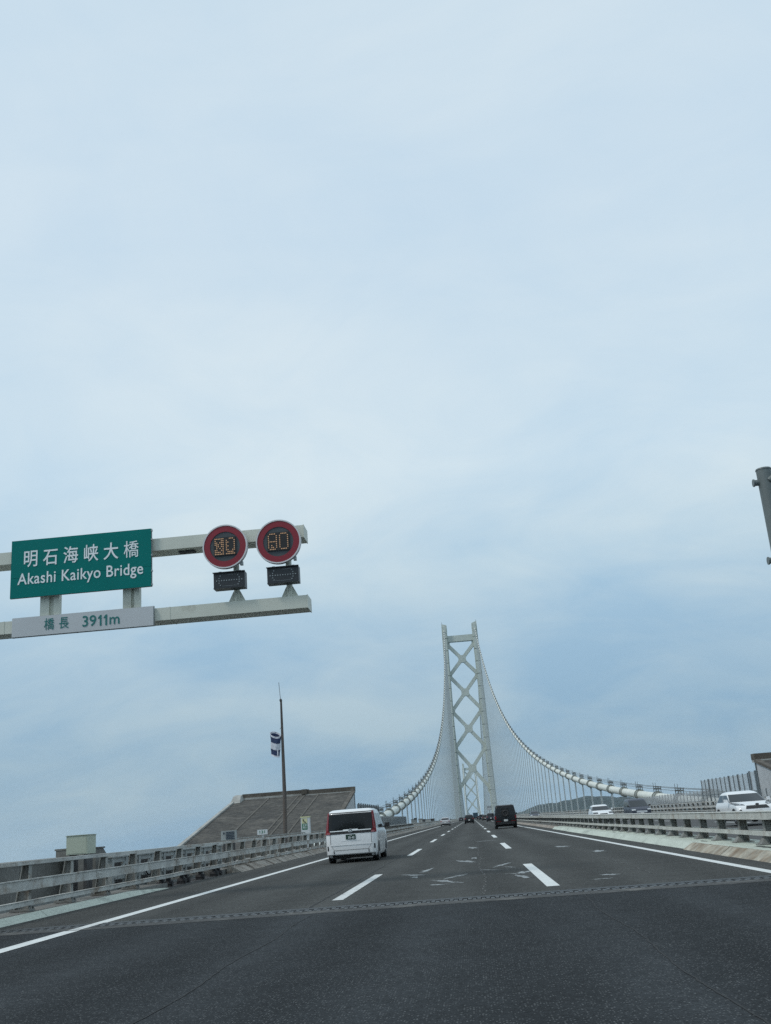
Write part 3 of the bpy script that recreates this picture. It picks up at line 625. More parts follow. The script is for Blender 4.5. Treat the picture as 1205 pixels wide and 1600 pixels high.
# ================================================================== anchorage blocks on both sides
def anchorage(label, x_in, sgn, y_far, z_top, width, run, mirror=False):
    """concrete block whose near face slopes up and away; x_in is the side towards the road, sgn the outward direction"""
    t = thing('anchorage_block', label, 'building', (x_in, y_far, 0))
    sl_ = (z_top - 0.75) / run; zt = z_top - 0.62; y0 = -run - 2.0
    zz = lambda y: zt + y * sl_
    # core in joint mortar, then slabs laid on it
    m = MB(); X = lambda u: sgn * u
    for u0, u1 in ((0.32, width),):
        m.add([(X(u0), y0, -3), (X(u1), y0, -3), (X(u1), 0, -3), (X(u0), 0, -3), (X(u0), y0, zz(y0) - 0.06), (X(u1), y0, zz(y0) - 0.06), (X(u1), 0, zz(0) - 0.06), (X(u0), 0, zz(0) - 0.06)],
              [(0, 3, 2, 1), (4, 5, 6, 7), (0, 1, 5, 4), (1, 2, 6, 5), (2, 3, 7, 6), (3, 0, 4, 7)])
    m.build('core', 'slope_joint', t)
    cuts_ = [0.36, 0.30 * width, 0.42 * width, 0.47 * width, 0.72 * width, width]; rowsn = 4
    for i in range(len(cuts_) - 1):
        for j in range(rowsn):
            u0 = cuts_[i] + 0.006; u1 = cuts_[i + 1] - 0.006; ya = y0 + (0 - y0) * j / rowsn + 0.006; yb = y0 + (0 - y0) * (j + 1) / rowsn - 0.006
            q0 = [(X(u0), ya, zz(ya) - 0.06), (X(u1), ya, zz(ya) - 0.06), (X(u1), yb, zz(yb) - 0.06), (X(u0), yb, zz(yb) - 0.06)]
            q1 = [(a, b, c + 0.065) for a, b, c in q0]
            m = MB(); m.hexa(q0, q1); m.build('slope_slab', 'slope', t)
    for u in cuts_[1:-1]: m = MB(); m.bar((X(u), y0, zz(y0) + 0.035), (X(u), 0, zz(0) + 0.035), 0.20, 0.07); m.build('joint_strip', 'slope_joint', t)
    # side wall towards the road: vertical panels under the sloping edge
    npn = 8
    for i in range(npn):
        ya = y0 + (0 - y0) * i / npn + 0.02; yb = y0 + (0 - y0) * (i + 1) / npn - 0.02
        m = MB(); m.hexa([(X(0.0), ya, -1), (X(0.30), ya, -1), (X(0.30), yb, -1), (X(0.0), yb, -1)], [(X(0.0), ya, zz(ya) - 0.16), (X(0.30), ya, zz(ya) - 0.16), (X(0.30), yb, zz(yb) - 0.16), (X(0.0), yb, zz(yb) - 0.16)]); m.build('side_panel', 'panel_wall', t)
    m = MB(); m.bar((X(0.12), y0, zz(y0) - 0.02), (X(0.12), 0, zz(0) - 0.02), 0.5, 0.24); m.build('edge_beam', 'parapet_brown', t)
    m = MB(); m.bar((X(width + 0.1), y0, zz(y0) + 0.05), (X(width + 0.1), 0, zz(0) + 0.05), 0.4, 0.3); m.build('edge_beam', 'coping', t)
    m = MB(); m.box(X(-0.06), X(0.2), 0.02, 0.3, -1, z_top - 0.5); m.build('corner_post', 'fence_post', t)
    # parapet along the top: pale coping below, brown wall above, in two lengths that do not quite line up
    sp_ = width * 0.41
    m = MB(); m.box(X(-0.08), X(sp_), -0.12, 0.9, zt - 0.12, zt + 0.10); m.build('coping', 'coping', t)
    m = MB(); m.box(X(-0.10), X(sp_ + 0.35), 0.0, 1.0, zt + 0.105, z_top + 0.02); m.build('parapet', 'parapet_brown', t)
    m = MB(); m.box(X(sp_ + 0.02), X(width - 0.9), 0.35, 1.3, zt + 0.02, zt + 0.26); m.build('coping', 'coping', t)
    m = MB(); m.box(X(sp_ - 0.3), X(width - 0.7), 0.5, 1.5, zt + 0.265, z_top + 0.14); m.build('parapet', 'parapet_brown', t)
    m = MB(); m.box(X(sp_ - 0.2), X(sp_ + 0.5), -0.16, 0.4, zt + 0.12, z_top + 0.16); m.build('parapet_end', 'parapet_brown', t)
    m = MB(); m.add([(X(width - 0.95), -2.4, zz(-2.4) + 0.05), (X(width + 0.3), -2.4, zz(-2.4) + 0.05), (X(width + 0.3), 0.9, zt), (X(width - 0.95), 0.9, zt), (X(width - 0.7), -0.6, z_top - 0.1), (X(width + 0.3), -0.6, z_top - 0.1), (X(width + 0.3), 0.9, z_top + 0.1), (X(width - 0.7), 0.9, z_top + 0.1)],
          [(0, 3, 2, 1), (4, 5, 6, 7), (0, 1, 5, 4), (1, 2, 6, 5), (2, 3, 7, 6), (3, 0, 4, 7)]); m.build('end_block', 'coping', t)
    return t
anchorage('big stained concrete anchorage block with a sloping face behind the white minivan', -15.0, -1, 136.6, 6.1, 15.6, 28.5)
anchorage('top corner of a concrete anchorage block at the right picture edge', 26.0, 1, 96.4, 4.78, 15.6, 22.0)

# flagpole with a windsock
fp = thing('flagpole', 'tall weathered pole with a whip aerial in front of the sloping concrete', 'pole', (-15.05, 85, 0))
m = MB(); m.tube([(-0.1, 0, -0.5), (0, 0, 4), (0.03, 0, 11.6)], [0.17, 0.16, 0.085], 12); m.build('mast', 'pole_conc', fp, smooth=50)
m = MB(); m.tube([(0.03, 0, 11.6), (0.0, 0, 11.75), (0.0, 0, 11.82)], [0.11, 0.11, 0.05], 10); m.build('mast_cap', 'dark_steel', fp)
m = MB(); m.tube([(-0.01, 0, 11.8), (-0.1, 0, 13.2)], 0.02, 6); m.build('aerial', 'dark_steel', fp)
m = MB(); m.tube([(-0.16, -0.05, 9.3), (-0.02, -0.04, 9.5)], 0.02, 6); m.tube([(0.1, -0.05, 0.5), (-0.06, -0.1, 6), (-0.02, -0.1, 11.6)], 0.012, 5); m.build('halyard', 'rope', fp)
ws = thing('windsock', 'limp navy and white banded windsock hanging from the pole', 'windsock', (-15.16, 84.9, 8.9))
bands = [(0.0, 0.12, 'white_cloth'), (0.12, 0.62, 'navy'), (0.62, 1.22, 'white_cloth'), (1.22, 1.72, 'navy'), (1.72, 1.86, 'white_cloth')]
for bi, (d0, d1, mt_) in enumerate(bands):
    m = MB(); rows = []
    for i in range(7):
        d = d0 + (d1 - d0) * i / 6; r_ = []
        for j in range(25):
            t = 2 * math.pi * j / 24
            fold = 1 + 0.10 * math.sin(5 * t + d * 2.2) + 0.06 * math.sin(9 * t - d * 4)
            rx = (0.43 - 0.05 * d) * fold; ry = (0.20 + 0.04 * math.sin(d * 3)) * fold
            r_.append((-0.44 + rx * math.cos(t) - 0.02 * d, ry * math.sin(t), -d * 0.94 + 0.13 * (-math.cos(t)) * (1 if d < 1 else 0.75) + 0.22 * math.sin(t) * (1 - 0.3 * d)))
        rows.append(r_)
    m.grid(rows); o = m.build('cloth_band', mt_, ws, smooth=80)
m = MB(); m.tube([(-0.44 + 0.44 * math.cos(2 * math.pi * j / 20), 0.21 * math.sin(2 * math.pi * j / 20), 0.01 - 0.13 * math.cos(2 * math.pi * j / 20) + 0.22 * math.sin(2 * math.pi * j / 20)) for j in range(21)], 0.02, 6); m.build('hoop', 'white_cloth', ws)
m = MB(); m.box(-0.30, -0.22, -0.22, -0.19, -1.75, -1.22); m.build('pale_stripe', 'white_cloth', ws)

# ================================================================== fences
def screen_fence(name, label, x, y0, y1, h, step, matn, postm, rails=(0.9,), double=()):
    t = thing(name, label, 'fence', (x, y0, 0)); n = max(1, round((y1 - y0) / step)); st = (y1 - y0) / n
    for i in range(n + 1):
        wd = 0.12 if i in double else 0.07
        m = MB(); m.box(-wd / 2, wd / 2, i * st - wd, i * st + wd, 0.0, h + 0.06); m.build('fence_post', postm, t)
        if i < n:
            m = MB(); m.box(-0.012, 0.012, i * st + wd + 0.004, (i + 1) * st - wd - 0.004, 0.35, h); m.build('screen_panel', matn, t)
            for zr in rails: m = MB(); m.box(-0.05, -0.014, i * st + wd + 0.002, (i + 1) * st - wd - 0.002, zr, zr + 0.05); m.build('fence_rail', 'sign_edge', t)
    return t
screen_fence('screen_fence', 'tall mesh screen fence with dark posts behind the white SUV', 22.0, 84.6, 101.5, 2.86, 1.5, 'mesh_panel', 'fence_post', (1.55,), (2, 4, 9))
screen_fence('screen_fence', 'short length of tall mesh screen beside the concrete block at the picture edge', 22.0, 82.3, 84.0, 2.95, 1.6, 'mesh_panel', 'fence_post', (1.5,), (0, 1))
screen_fence('screen_fence', 'low mesh screen at the far right below the pale side wall', 22.0, 62.0, 81.6, 1.55, 1.5, 'mesh_panel', 'fence_post', (1.0,))
screen_fence('screen_fence', 'low grey fence hiding the end of the right cable', 22.0, 102.2, 140.0, 1.95, 1.7, 'mesh_panel', 'low_fence', (1.0,))
# left: corrugated screen and lower fence
cf = thing('sheet_fence', 'corrugated metal screen standing beyond the sloping concrete block', 'fence', (-10.6, 98.5, 0))
for k in range(11):
    m = MB(); y0_ = k * 2.1
    for i in range(5):
        ya = y0_ + i * 0.42; m.add([(0.0, ya, 0), (0.1, ya + 0.06, 0), (0.1, ya + 0.2, 0), (0.0, ya + 0.26, 0), (0.0, ya + 0.42, 0), (0.0, ya, 3.1), (0.1, ya + 0.06, 3.1), (0.1, ya + 0.2, 3.1), (0.0, ya + 0.26, 3.1), (0.0, ya + 0.42, 3.1)], [(j, j + 1, j + 6, j + 5) for j in range(4)])
    m.build('corrugated_panel', 'corr', cf)
    m = MB(); m.box(0.09, 0.22, y0_ - 0.09, y0_ + 0.09, 0, 3.2); m.build('fence_post', 'fence_post', cf)
lf = thing('slatted_fence', 'low pale slatted fence below the left main cable', 'fence', (-10.6, 122.5, 0))
n = 60
for i in range(n):
    m = MB(); m.box(-0.02, 0.02, i * 0.82 + 0.12, i * 0.82 + 0.70, 0.15, 2.0); m.build('fence_slat', 'low_fence', lf)
    m = MB(); m.box(0.021, 0.09, i * 0.82 - 0.07, i * 0.82 + 0.07, 0.0, 2.04); m.build('fence_post', 'grey_pole' if i % 3 == 0 else 'corr', lf)
for i, (y, wd, hh) in enumerate(((181, 0.9, 1.5), (186, 0.5, 1.7), (204, 0.7, 1.55), (214, 1.0, 1.45), (240, 1.0, 1.4), (268, 1.0, 1.5))):
    b_ = thing('deck_locker', ('tan' if i % 2 == 0 else 'dark') + ' deck-edge locker below the hangers, %s in line from the slatted fence' % ('first second third fourth fifth sixth'.split()[i]), 'locker', (-9.9, y, 0))
    m = MB(); m.box(-0.5 * wd, 0.5 * wd, 0, 1.2, 0.0, hh); m.build('body', 'coping' if i % 2 == 0 else 'dark_steel', b_); m = MB(); m.box(-0.55 * wd, 0.55 * wd, -0.05, 1.25, hh + 0.002, hh + 0.06); m.build('lid', 'parapet_brown', b_)

# ================================================================== gantry with signs
G = 20.7
ga = thing('sign_gantry', 'pale green cantilever gantry with two box arms reaching over the left lane', 'gantry', (0.045, G, 0))
def arm(z0, z1, x1):
    m = MB(); m.box(-10.9, x1, 0.0, 0.52, z0, z1); return m
o = arm(7.14, 7.41, -3.07).build('upper_arm', 'gantry', ga); o = arm(5.6, 5.87, -3.06).build('lower_arm', 'gantry', ga)
m = MB(); m.box(-3.069, -3.055, -0.01, 0.53, 7.13, 7.42); m.build('end_plate', 'gantry', ga); m = MB(); m.box(-3.059, -3.045, -0.01, 0.53, 5.59, 5.88); m.build('end_plate', 'gantry', ga)
for x in (-9.62, -6.0, -8.2): m = MB(); m.box(x - 0.01, x + 0.01, -0.006, 0.526, 5.594, 5.876); m.build('weld_seam', 'gantry', ga)
m = MB(); m.tube([(-11.1, 0.26, -0.3), (-11.1, 0.26, 7.7)], [0.26, 0.22], 20); m.build('column', 'gantry', ga, smooth=40)
for xa, xb in ((-8.86, -8.66), (-8.56, -8.44), (-7.04, -6.86), (-6.79, -6.68)): m = MB(); m.box(xa, xb, 0.06, 0.2, 5.871, 7.139); m.build('hanger_plate', 'gantry', ga)
for xa, xb in ((-8.66, -8.56), (-6.86, -6.79)): m = MB(); m.box(xa, xb, 0.12, 0.14, 5.871, 7.139); m.build('web_plate', 'gantry', ga)
for x in (-4.59, -3.45):
    m = MB(); m.tube([(x, 0.2, 5.871), (x, 0.2, 7.139)], 0.065, 14); m.build('sign_post', 'gantry', ga, smooth=40)
    m = MB(); m.poly([(x - 0.2, 5.872), (x + 0.2, 5.872), (x + 0.07, 6.13), (x - 0.07, 6.13)], 0.19, 0.21); m.build('gusset', 'gantry', ga)
    m = MB(); m.polyx([(0.02, 5.872), (0.42, 5.872), (0.26, 6.13), (0.14, 6.13)], x - 0.012, x + 0.012); m.build('gusset', 'gantry', ga)
m = MB(); m.box(-5.85, -5.5, 0.18, 0.34, 7.10, 7.139); m.build('cable_bracket', 'dark_steel', ga)
# name board
nb = thing('bridge_name_sign', 'large teal board with white lettering naming the bridge on the gantry', 'sign', (-7.875, G - 0.10, 6.98))
zs = (-0.64, -0.22, 0.64)
m = MB(); m.box(-1.545, 1.545, 0.0, 0.03, -0.64, -0.205); m.build('board_panel', 'sign_green', nb); m = MB(); m.box(-1.545, 1.545, 0.0, 0.03, -0.20, 0.64); m.build('board_panel', 'sign_green', nb)
m = MB(); m.box(-1.55, 1.56, 0.031, 0.06, -0.645, 0.645); m.build('backing', 'sign_edge', nb)
for z in (-0.6, -0.3, 0.05, 0.4, 0.6): m = MB(); m.box(1.546, 1.575, 0.005, 0.05, z - 0.02, z + 0.02); m.build('edge_clip', 'sign_edge', nb)
for i, ch in enumerate('明石海峡大橋'):
    text('lettering', ch, 0.40, (-1.11 + 0.445 * i, -0.006, 0.185), 'letter_white', nb, sx=0.86, offset=0.0012 if ch == '橋' else 0.004)
text('lettering', 'Akashi Kaikyo Bridge', 0.355, (0.0, -0.006, -0.245), 'letter_white', nb, sx=0.85, offset=0.003, spacing=1.06)
# length plate
lp = thing('bridge_length_sign', 'narrow white plate with green figures giving the bridge length, below the teal board', 'sign', (-7.825, G - 0.08, 5.70))
m = MB(); m.box(-1.535, 1.535, 0.0, 0.03, -0.205, 0.205); m.build('plate', 'sign_white', lp)
m = MB(); m.box(-1.545, 1.545, 0.031, 0.075, -0.215, 0.215); m.build('backing', 'sign_edge', lp)
for i, ch in enumerate('橋長'): text('lettering', ch, 0.27, (-0.72 + 0.32 * i, -0.006, 0.0), 'letter_green', lp, sx=0.84, offset=0.0008)
text('lettering', '39', 0.325, (0.15, -0.006, -0.005), 'letter_green', lp, offset=0.002); text('lettering', 'm', 0.325, (0.70, -0.006, -0.005), 'letter_green', lp, offset=0.002)
for x in (0.40, 0.52):      # the figure one with its flag
    m = MB(); m.poly([(x - 0.018, -0.115), (x + 0.018, -0.115), (x + 0.018, 0.115), (x - 0.008, 0.115), (x - 0.055, 0.062), (x - 0.055, 0.036), (x - 0.018, 0.055)], -0.008, -0.002); m.build('lettering', 'letter_green', lp)
# variable speed limit signs
def disc(m, r, y, n=48, mi=0, z0=0.0):
    m.add([(r * math.cos(2 * math.pi * i / n), y, z0 + r * math.sin(2 * math.pi * i / n)) for i in range(n)], [tuple(range(n))], mi)
def ring_m(r0, r1, y0, y1, n=48):
    m = MB(); vs = []
    for (r, y) in ((r0, y0), (r1, y0), (r1, y1), (r0, y1)): vs += [(r * math.cos(2 * math.pi * i / n), y, r * math.sin(2 * math.pi * i / n)) for i in range(n)]
    m.add(vs, [(k * n + i, k * n + (i + 1) % n, ((k + 1) % 4) * n + (i + 1) % n, ((k + 1) % 4) * n + i) for k in range(4) for i in range(n)]); return m
EIGHT = ['.XXXX.', 'X....X', 'X....X', 'X....X', 'XXXXXX', 'X....X', 'X.X..X', 'X.XX.X', '.XXXX.']
ZERO = ['.XXXX.'] + ['X....X'] * 7 + ['.XXXX.']
GARB = ['XXXXXX', 'X...XX', 'XX.XXX', 'XXX.XX', '.XX.XX', '.X.X.X', 'XX..XX', 'XXXX.X', 'XXXXXX']
ZERO2 = ['..XXX.', 'X....X', 'XX...X', 'X....X', 'XX...X', 'X....X', 'XX..XX', '.XXXX.', 'XXXXXX']
def led(rows, x0, z0, dx, dz, r, y):
    m = MB()
    for j, row in enumerate(rows):
        for i, c in enumerate(row):
            if c == 'X':
                x, z = x0 + dx * i, z0 - dz * j
                m.box(x - r, x + r, y - 0.006, y, z - r, z + r)
    return m
def speed_sign(x, z, chars, label, n_):
    t = thing('speed_limit_sign', label, 'sign', (x, G - 0.2, z), 0, 'variable speed limit signs')
    ring_m(0.455, 0.482, -0.01, 0.10).build('rim', 'sign_rim', t, smooth=40); ring_m(0.325, 0.4545, 0.0, 0.04).build('red_ring', 'red', t, smooth=40)
    m = MB(); disc(m, 0.3245, 0.012); m.build('dark_disc', 'sign_disc', t)
    m = MB(); m.tube([(0, 0.045, 0), (0, 0.16, 0)], 0.45, 40); m.build('housing', 'sign_edge', t, smooth=40)
    m = MB(); m.box(-0.235, 0.235, -0.012, 0.010, -0.20, 0.20); m.build('led_panel', 'led_board', t)
    stuff(led(chars[0], -0.205, 0.168, 0.034, 0.042, 0.0095, -0.0125).build('led_figure', 'led_on', t)); stuff(led(chars[1], 0.036, 0.168, 0.034, 0.042, 0.0095, -0.0125).build('led_figure', 'led_on', t))
    m = MB(); m.box(0.3, 0.36, 0.05, 0.14, -0.42, -0.34); m.build('cable_gland', 'sign_edge', t)
speed_sign(-4.69, 7.035, (GARB, ZERO2), 'round red-ringed LED speed sign next to the teal board, figures half scrambled', 0)
speed_sign(-3.54, 7.035, (EIGHT, ZERO), 'round red-ringed LED speed sign at the tip of the gantry', 1)
def arrow_box(x, z, label):
    t = thing('arrow_display', label, 'sign', (x, G - 0.12, z), 0, 'unlit arrow displays')
    m = MB(); m.box(-0.335, 0.335, 0.0, 0.22, -0.175, 0.175); m.build('housing', 'box_dark', t)
    m = MB(); m.box(-0.345, 0.345, -0.05, -0.002, 0.165, 0.18); m.build('visor', 'box_dark', t)
    for za, zb in ((-0.175, -0.155),): m = MB(); m.box(-0.335, 0.335, -0.03, -0.002, za, zb); m.build('lower_lip', 'box_dark', t)
    m = MB()
    pts = [(-0.27 + 0.054 * i, 0.0) for i in range(11)] + [(-0.216, 0.05), (-0.216, -0.05), (0.216, 0.05), (0.216, -0.05), (-0.19, 0.1), (-0.19, -0.1), (0.19, 0.1), (0.19, -0.1)]
    for (a, b) in pts: m.box(a - 0.011, a + 0.011, -0.008, -0.001, b - 0.011, b + 0.011)
    stuff(m.build('led_arrow', 'led_off', t))
    m = MB(); m.box(-0.03, 0.16, -0.004, -0.001, 0.118, 0.122); m.box(-0.16, 0.16, -0.004, -0.001, -0.122, -0.118); m.build('led_frame', 'led_off', t)
    for a in (-0.2, 0.22): m = MB(); m.box(a - 0.03, a + 0.03, 0.02, 0.16, 0.181, 0.205); m.build('lifting_lug', 'box_dark', t)
arrow_box(-4.635, 6.31, 'dark box with an unlit two-way arrow under the speed sign beside the teal board')
arrow_box(-3.485, 6.32, 'dark box with an unlit two-way arrow under the outermost speed sign')

# grey pole with stub pipes on the median
gp = thing('camera_pole', 'grey steel pole with stub pipes cut off by the right picture edge', 'pole', (6.49, 19.8, 0))
m = MB(); m.tube([(0.0, 0, 0.14), (0.0, 0, 7.38)], 0.148, 24); m.build('mast', 'grey_pole', gp, smooth=40)
m = MB(); m.tube([(0, 0, 7.381), (0, 0, 7.41)], [0.158, 0.15], 24); m.build('pole_cap', 'grey_pole', gp, smooth=40)
for z in (7.13, 5.52):
    m = MB(); m.tube([(-0.245, 0, z), (0.1, 0, z)], 0.062, 16); m.tube([(-0.25, 0, z), (-0.225, 0, z)], 0.078, 16); m.build('stub_pipe', 'grey_pole', gp, smooth=40)
m = MB(); m.tube([(0.03, -0.12, 7.12), (0.45, -0.2, 7.42), (1.1, -0.2, 7.6)], 0.06, 14); m.build('bracket_arm', 'grey_pole', gp, smooth=40)
m = MB(); m.box(-0.3, 0.3, -0.3, 0.3, 0.148, 0.18); m.build('base_plate', 'grey_pole', gp)

# ================================================================== the suspension bridge
def tower(name, label, y, dz):
    t = thing(name, label, 'bridge tower', (A, y, dz), 0, 'bridge towers')
    xl = lambda z: 19.9 - (19.9 - 17.3) * (z / 213.0)
    zs_ = [-62, -45, -30, -15, 0] + [0 + 213.0 * (i + 1) / 15 for i in range(15)]
    for s in (-1, 1):
        m = MB(); x0, x1 = s * xl(-62), s * xl(213)
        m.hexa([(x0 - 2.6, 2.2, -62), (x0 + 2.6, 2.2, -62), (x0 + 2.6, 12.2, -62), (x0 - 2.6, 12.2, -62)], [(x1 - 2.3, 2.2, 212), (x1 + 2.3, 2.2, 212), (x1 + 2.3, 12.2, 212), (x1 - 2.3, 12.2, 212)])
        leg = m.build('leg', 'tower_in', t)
        for za, zb in zip(zs_, zs_[1:]):
            if za < -20: continue
            wa, wb = 3.35 - 0.35 * za / 213, 3.35 - 0.35 * zb / 213; xa, xb = s * xl(za), s * xl(zb); g = 0.3
            m = MB()
            # cruciform section: deep narrow core and a wider middle
            for kx, y0, y1 in ((0.66, 0.0, 14.8), (1.0, 1.6, 13.2)):
                m.hexa([(xa - wa * kx, y0, za + g), (xa + wa * kx, y0, za + g), (xa + wa * kx, y1, za + g), (xa - wa * kx, y1, za + g)], [(xb - wb * kx, y0, zb - g), (xb + wb * kx, y0, zb - g), (xb + wb * kx, y1, zb - g), (xb - wb * kx, y1, zb - g)])
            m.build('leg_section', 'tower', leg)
        m = MB(); x1 = s * xl(213); m.poly([(x1 - 2.9, 213), (x1 + 2.9, 213), (x1 + 2.9, 214.5 + (2.2 if s > 0 else 0)), (x1 - 2.9, 214.5 + (0 if s > 0 else 1.6))], 1.5, 13); m.build('saddle_cover', 'tower', leg)
        m = MB(); m.tube([(x1 - 2.5 * (1 if s < 0 else -1), 6, 214), (x1 - 2.5 * (1 if s < 0 else -1), 6, 219)], 0.16, 6); m.build('beacon_mast', 'band_dark', leg)
    # top crossbeam
    za, zb = 195.2, 202.2
    m = MB(); m.hexa([(-xl(za) + 2.8, 4, za), (xl(za) - 2.8, 4, za), (xl(za) - 2.8, 10.8, za), (-xl(za) + 2.8, 10.8, za)], [(-xl(zb) + 2.8, 4, zb), (xl(zb) - 2.8, 4, zb), (xl(zb) - 2.8, 10.8, zb), (-xl(zb) + 2.8, 10.8, zb)]); m.build('crossbeam', 'tower', t)
    # X bracing
    nodes = [193.0, 156.5, 116.8, 75.5, 30.0]
    for zt_, zb_ in zip(nodes, nodes[1:]):
        xa, xb = xl(zt_) - 2.6, xl(zb_) - 2.6; zc = (zt_ * xb + zb_ * xa) / (xa + xb)
        for s in (-1, 1):
            m = MB(); m.bar((s * xa, 7.4, zt_ - 1.2), (-s * xb, 7.4, zb_ + 1.2), 3.7, 5.0 if s > 0 else 4.6, up=(0, 1, 0)); m.build('brace', 'tower', t)
        m = MB(); n = 16; rr = 5.0
        pts = []
        for i in range(n):
            a = 2 * math.pi * i / n + math.pi / n; k = 1.0 + 0.16 * math.cos(4 * a - math.pi) ; pts.append((rr * k * math.cos(a), zc + rr * k * 0.95 * math.sin(a)))
        m.poly(pts, 4.8, 10.0); m.build('gusset', 'tower', t)
        for s in (-1, 1):
            for zq, xq in ((zt_, xl(zt_)),) + (((zb_, xl(zb_)),) if zb_ == nodes[-1] else ()):
                m = MB(); m.poly([(s * (xq - 2.6), zq - 6.0), (s * (xq - 5.0), zq - 2.6), (s * (xq - 5.0), zq + 2.6), (s * (xq - 2.6), zq + 6.0)], 5.3, 9.5); m.build('corner_plate', 'tower', t)
    return t
tower('bridge_tower', 'nearer tall grey-green steel bridge tower with crossed bracing', D1, 0)
tower('bridge_tower', 'small distant bridge tower framed between the legs of the nearer one', D2, -58)

def zc(y):                    # cable height
    if y <= D1: return 2.0 + 0.0433 * (y - 140) + 0.000157 * (y - 140) ** 2 if y > 100 else 2.0 - 0.0433 * 40 + 0.2512 + (y - 100) * 0.04
    t = (y - D1) / (D2 - D1); zt = zc(D1); tang = zt + (-58 - 0) * t
    return tang - 4 * 187.0 * t * (1 - t) + 0.0
def tube_path(f, ys): return [(0, y, f(y)) for y in ys]
def band_mesh():
    m = MB(); n = 14
    m.tube([(0, -0.95, 0), (0, -0.9, 0), (0, 0.9, 0), (0, 0.95, 0)], [0.60, 0.65, 0.65, 0.60], n)
    for yy in (-0.75, 0.75): m.tube([(0, yy - 0.08, 0), (0, yy + 0.08, 0)], 0.73, n)
    m.box(-0.10, 0.10, -1.0, 1.0, 0.70, 0.84)
    return m.mesh('cable_band', 'band', 50)
def band_fit():
    m = MB()
    for sx in (-1, 1): m.bar((sx * 0.30, 0, 0.62), (sx * 0.30, 0, 1.32), 0.07, 0.07)
    m.box(-0.34, 0.34, -0.09, 0.09, 0.98, 1.16); m.box(-0.40, 0.40, -0.05, 0.05, 1.30, 1.37); m.bar((-0.30, 0, 1.37), (-0.30, 0, 1.85), 0.045, 0.045)
    return m.mesh('rope_bracket', 'band_dark')
BM, BF = band_mesh(), band_fit()
hyl = [150.0 + 14.6 * i for i in range(69)]
for s, lab in ((-1, 'left main cable sweeping up from the slatted fence to the tower'), (1, 'thick pale right main cable climbing from behind the screen fences to the tower')):
    t = thing('main_cable', lab, 'bridge cable', (A + s * 17.75, 0, 0), 0, 'main suspension cables')
    ysn = [60, 80, 100] + [100 + 15 * i for i in range(1, 71)] + [D1]
    m = MB(); m.tube(tube_path(zc, ysn), 0.565, 18); m.build('side_span_cable', 'cable', t, smooth=60)
    ysm = [D1 + (D2 - D1) * i / 80 for i in range(81)]
    m = MB(); m.tube(tube_path(zc, ysm), 0.565, 8); m.build('main_span_cable', 'cable', t, smooth=60)
    m = MB(); m.tube([(0, D2 + i * 48.0, zc(D2) - 0.025 * i * 48 - (0.29 * i * 48 - 0.000157 * (i * 48) ** 2)) for i in range(20)], 0.565, 6); m.build('far_span_cable', 'cable', t)
    for i, y in enumerate(hyl):
        if y > D1 - 10: continue
        z = zc(y); sl_ = (zc(y + 1) - zc(y - 1)) / 2; ang = math.atan(sl_)
        b = put('cable_band', BM, t, (0, y, z), (ang, 0, 0)); 
        for yy in (-0.8, 0.8): put('rope_bracket', BF, b, (0, yy, 0))
        if y > 172:
            for dy in (-0.75, 0.75):
                m = MB(); m.tube([(0, 0, deck(y) - 1.0), (0, 0, z + dy * sl_ - 0.66)], 0.075, 6, cap=False); put('hanger', m.mesh('hanger', 'hanger', 60), t, (0, y + dy, 0))
    m = MB()
    for k in range(1, 138):
        y = D1 + (D2 - D1) * k / 138
        for dy in (-0.75, 0.75): m.tube([(0, y + dy, deck(y) - 1), (0, y + dy, zc(y) - 0.6)], 0.08, 4, cap=False)
    stuff(m.build('main_span_hangers', 'hanger', t))
    for dx, dz_ in ((-0.36, 1.33), (0.36, 1.33), (-0.28, 1.08)):
        m = MB(); m.tube([(dx, y, zc(y) + dz_) for y in [104 + 3.65 * i for i in range(14)] + hyl[1:] if y < D1], 0.028, 5, cap=False); m.build('hand_rope', 'rope', t)
    if s > 0 or s < 0:
        for y in (108, 122, 136):
            b = put('cable_band', BM, t, (0, y, zc(y)), (0.04, 0, 0)); put('rope_bracket', BF, b, (0, -0.8, 0)); put('rope_bracket', BF, b, (0, 0.8, 0))
# stiffening truss under the deck edges
m = MB()
for x in (-11.6, 23.8):
    for z in (-1.2, -14.0): m.bar((x, 165, z), (x, D1, z), 0.8, 0.8)
    y = 165
    while y < D1 - 15:
        m.bar((x, y, -14), (x, y + 7.1, -1.2), 0.5, 0.5); m.bar((x, y + 7.1, -1.2), (x, y + 14.2, -14), 0.5, 0.5); y += 14.2
tr = tag(m.build('stiffening_truss', 'steel_grey'), 'steel stiffening truss carrying the deck below the hangers', 'truss'); tr['kind'] = 'stuff'
# small sign on the median far ahead
fs = thing('road_sign', 'small dark rectangular sign on a post above the queue of cars', 'sign', (7.0, 400, 0))
m = MB(); m.box(-0.9, 0.9, 0, 0.08, 3.3, 4.8); m.build('panel', 'corr', fs); m = MB(); m.box(-0.75, 0.75, -0.03, -0.002, 3.45, 3.95); m.build('message', 'sign_white', fs)
m = MB(); m.tube([(0, 0.15, 0), (0, 0.15, 4.7)], 0.09, 8); m.build('post', 'grey_pole', fs)

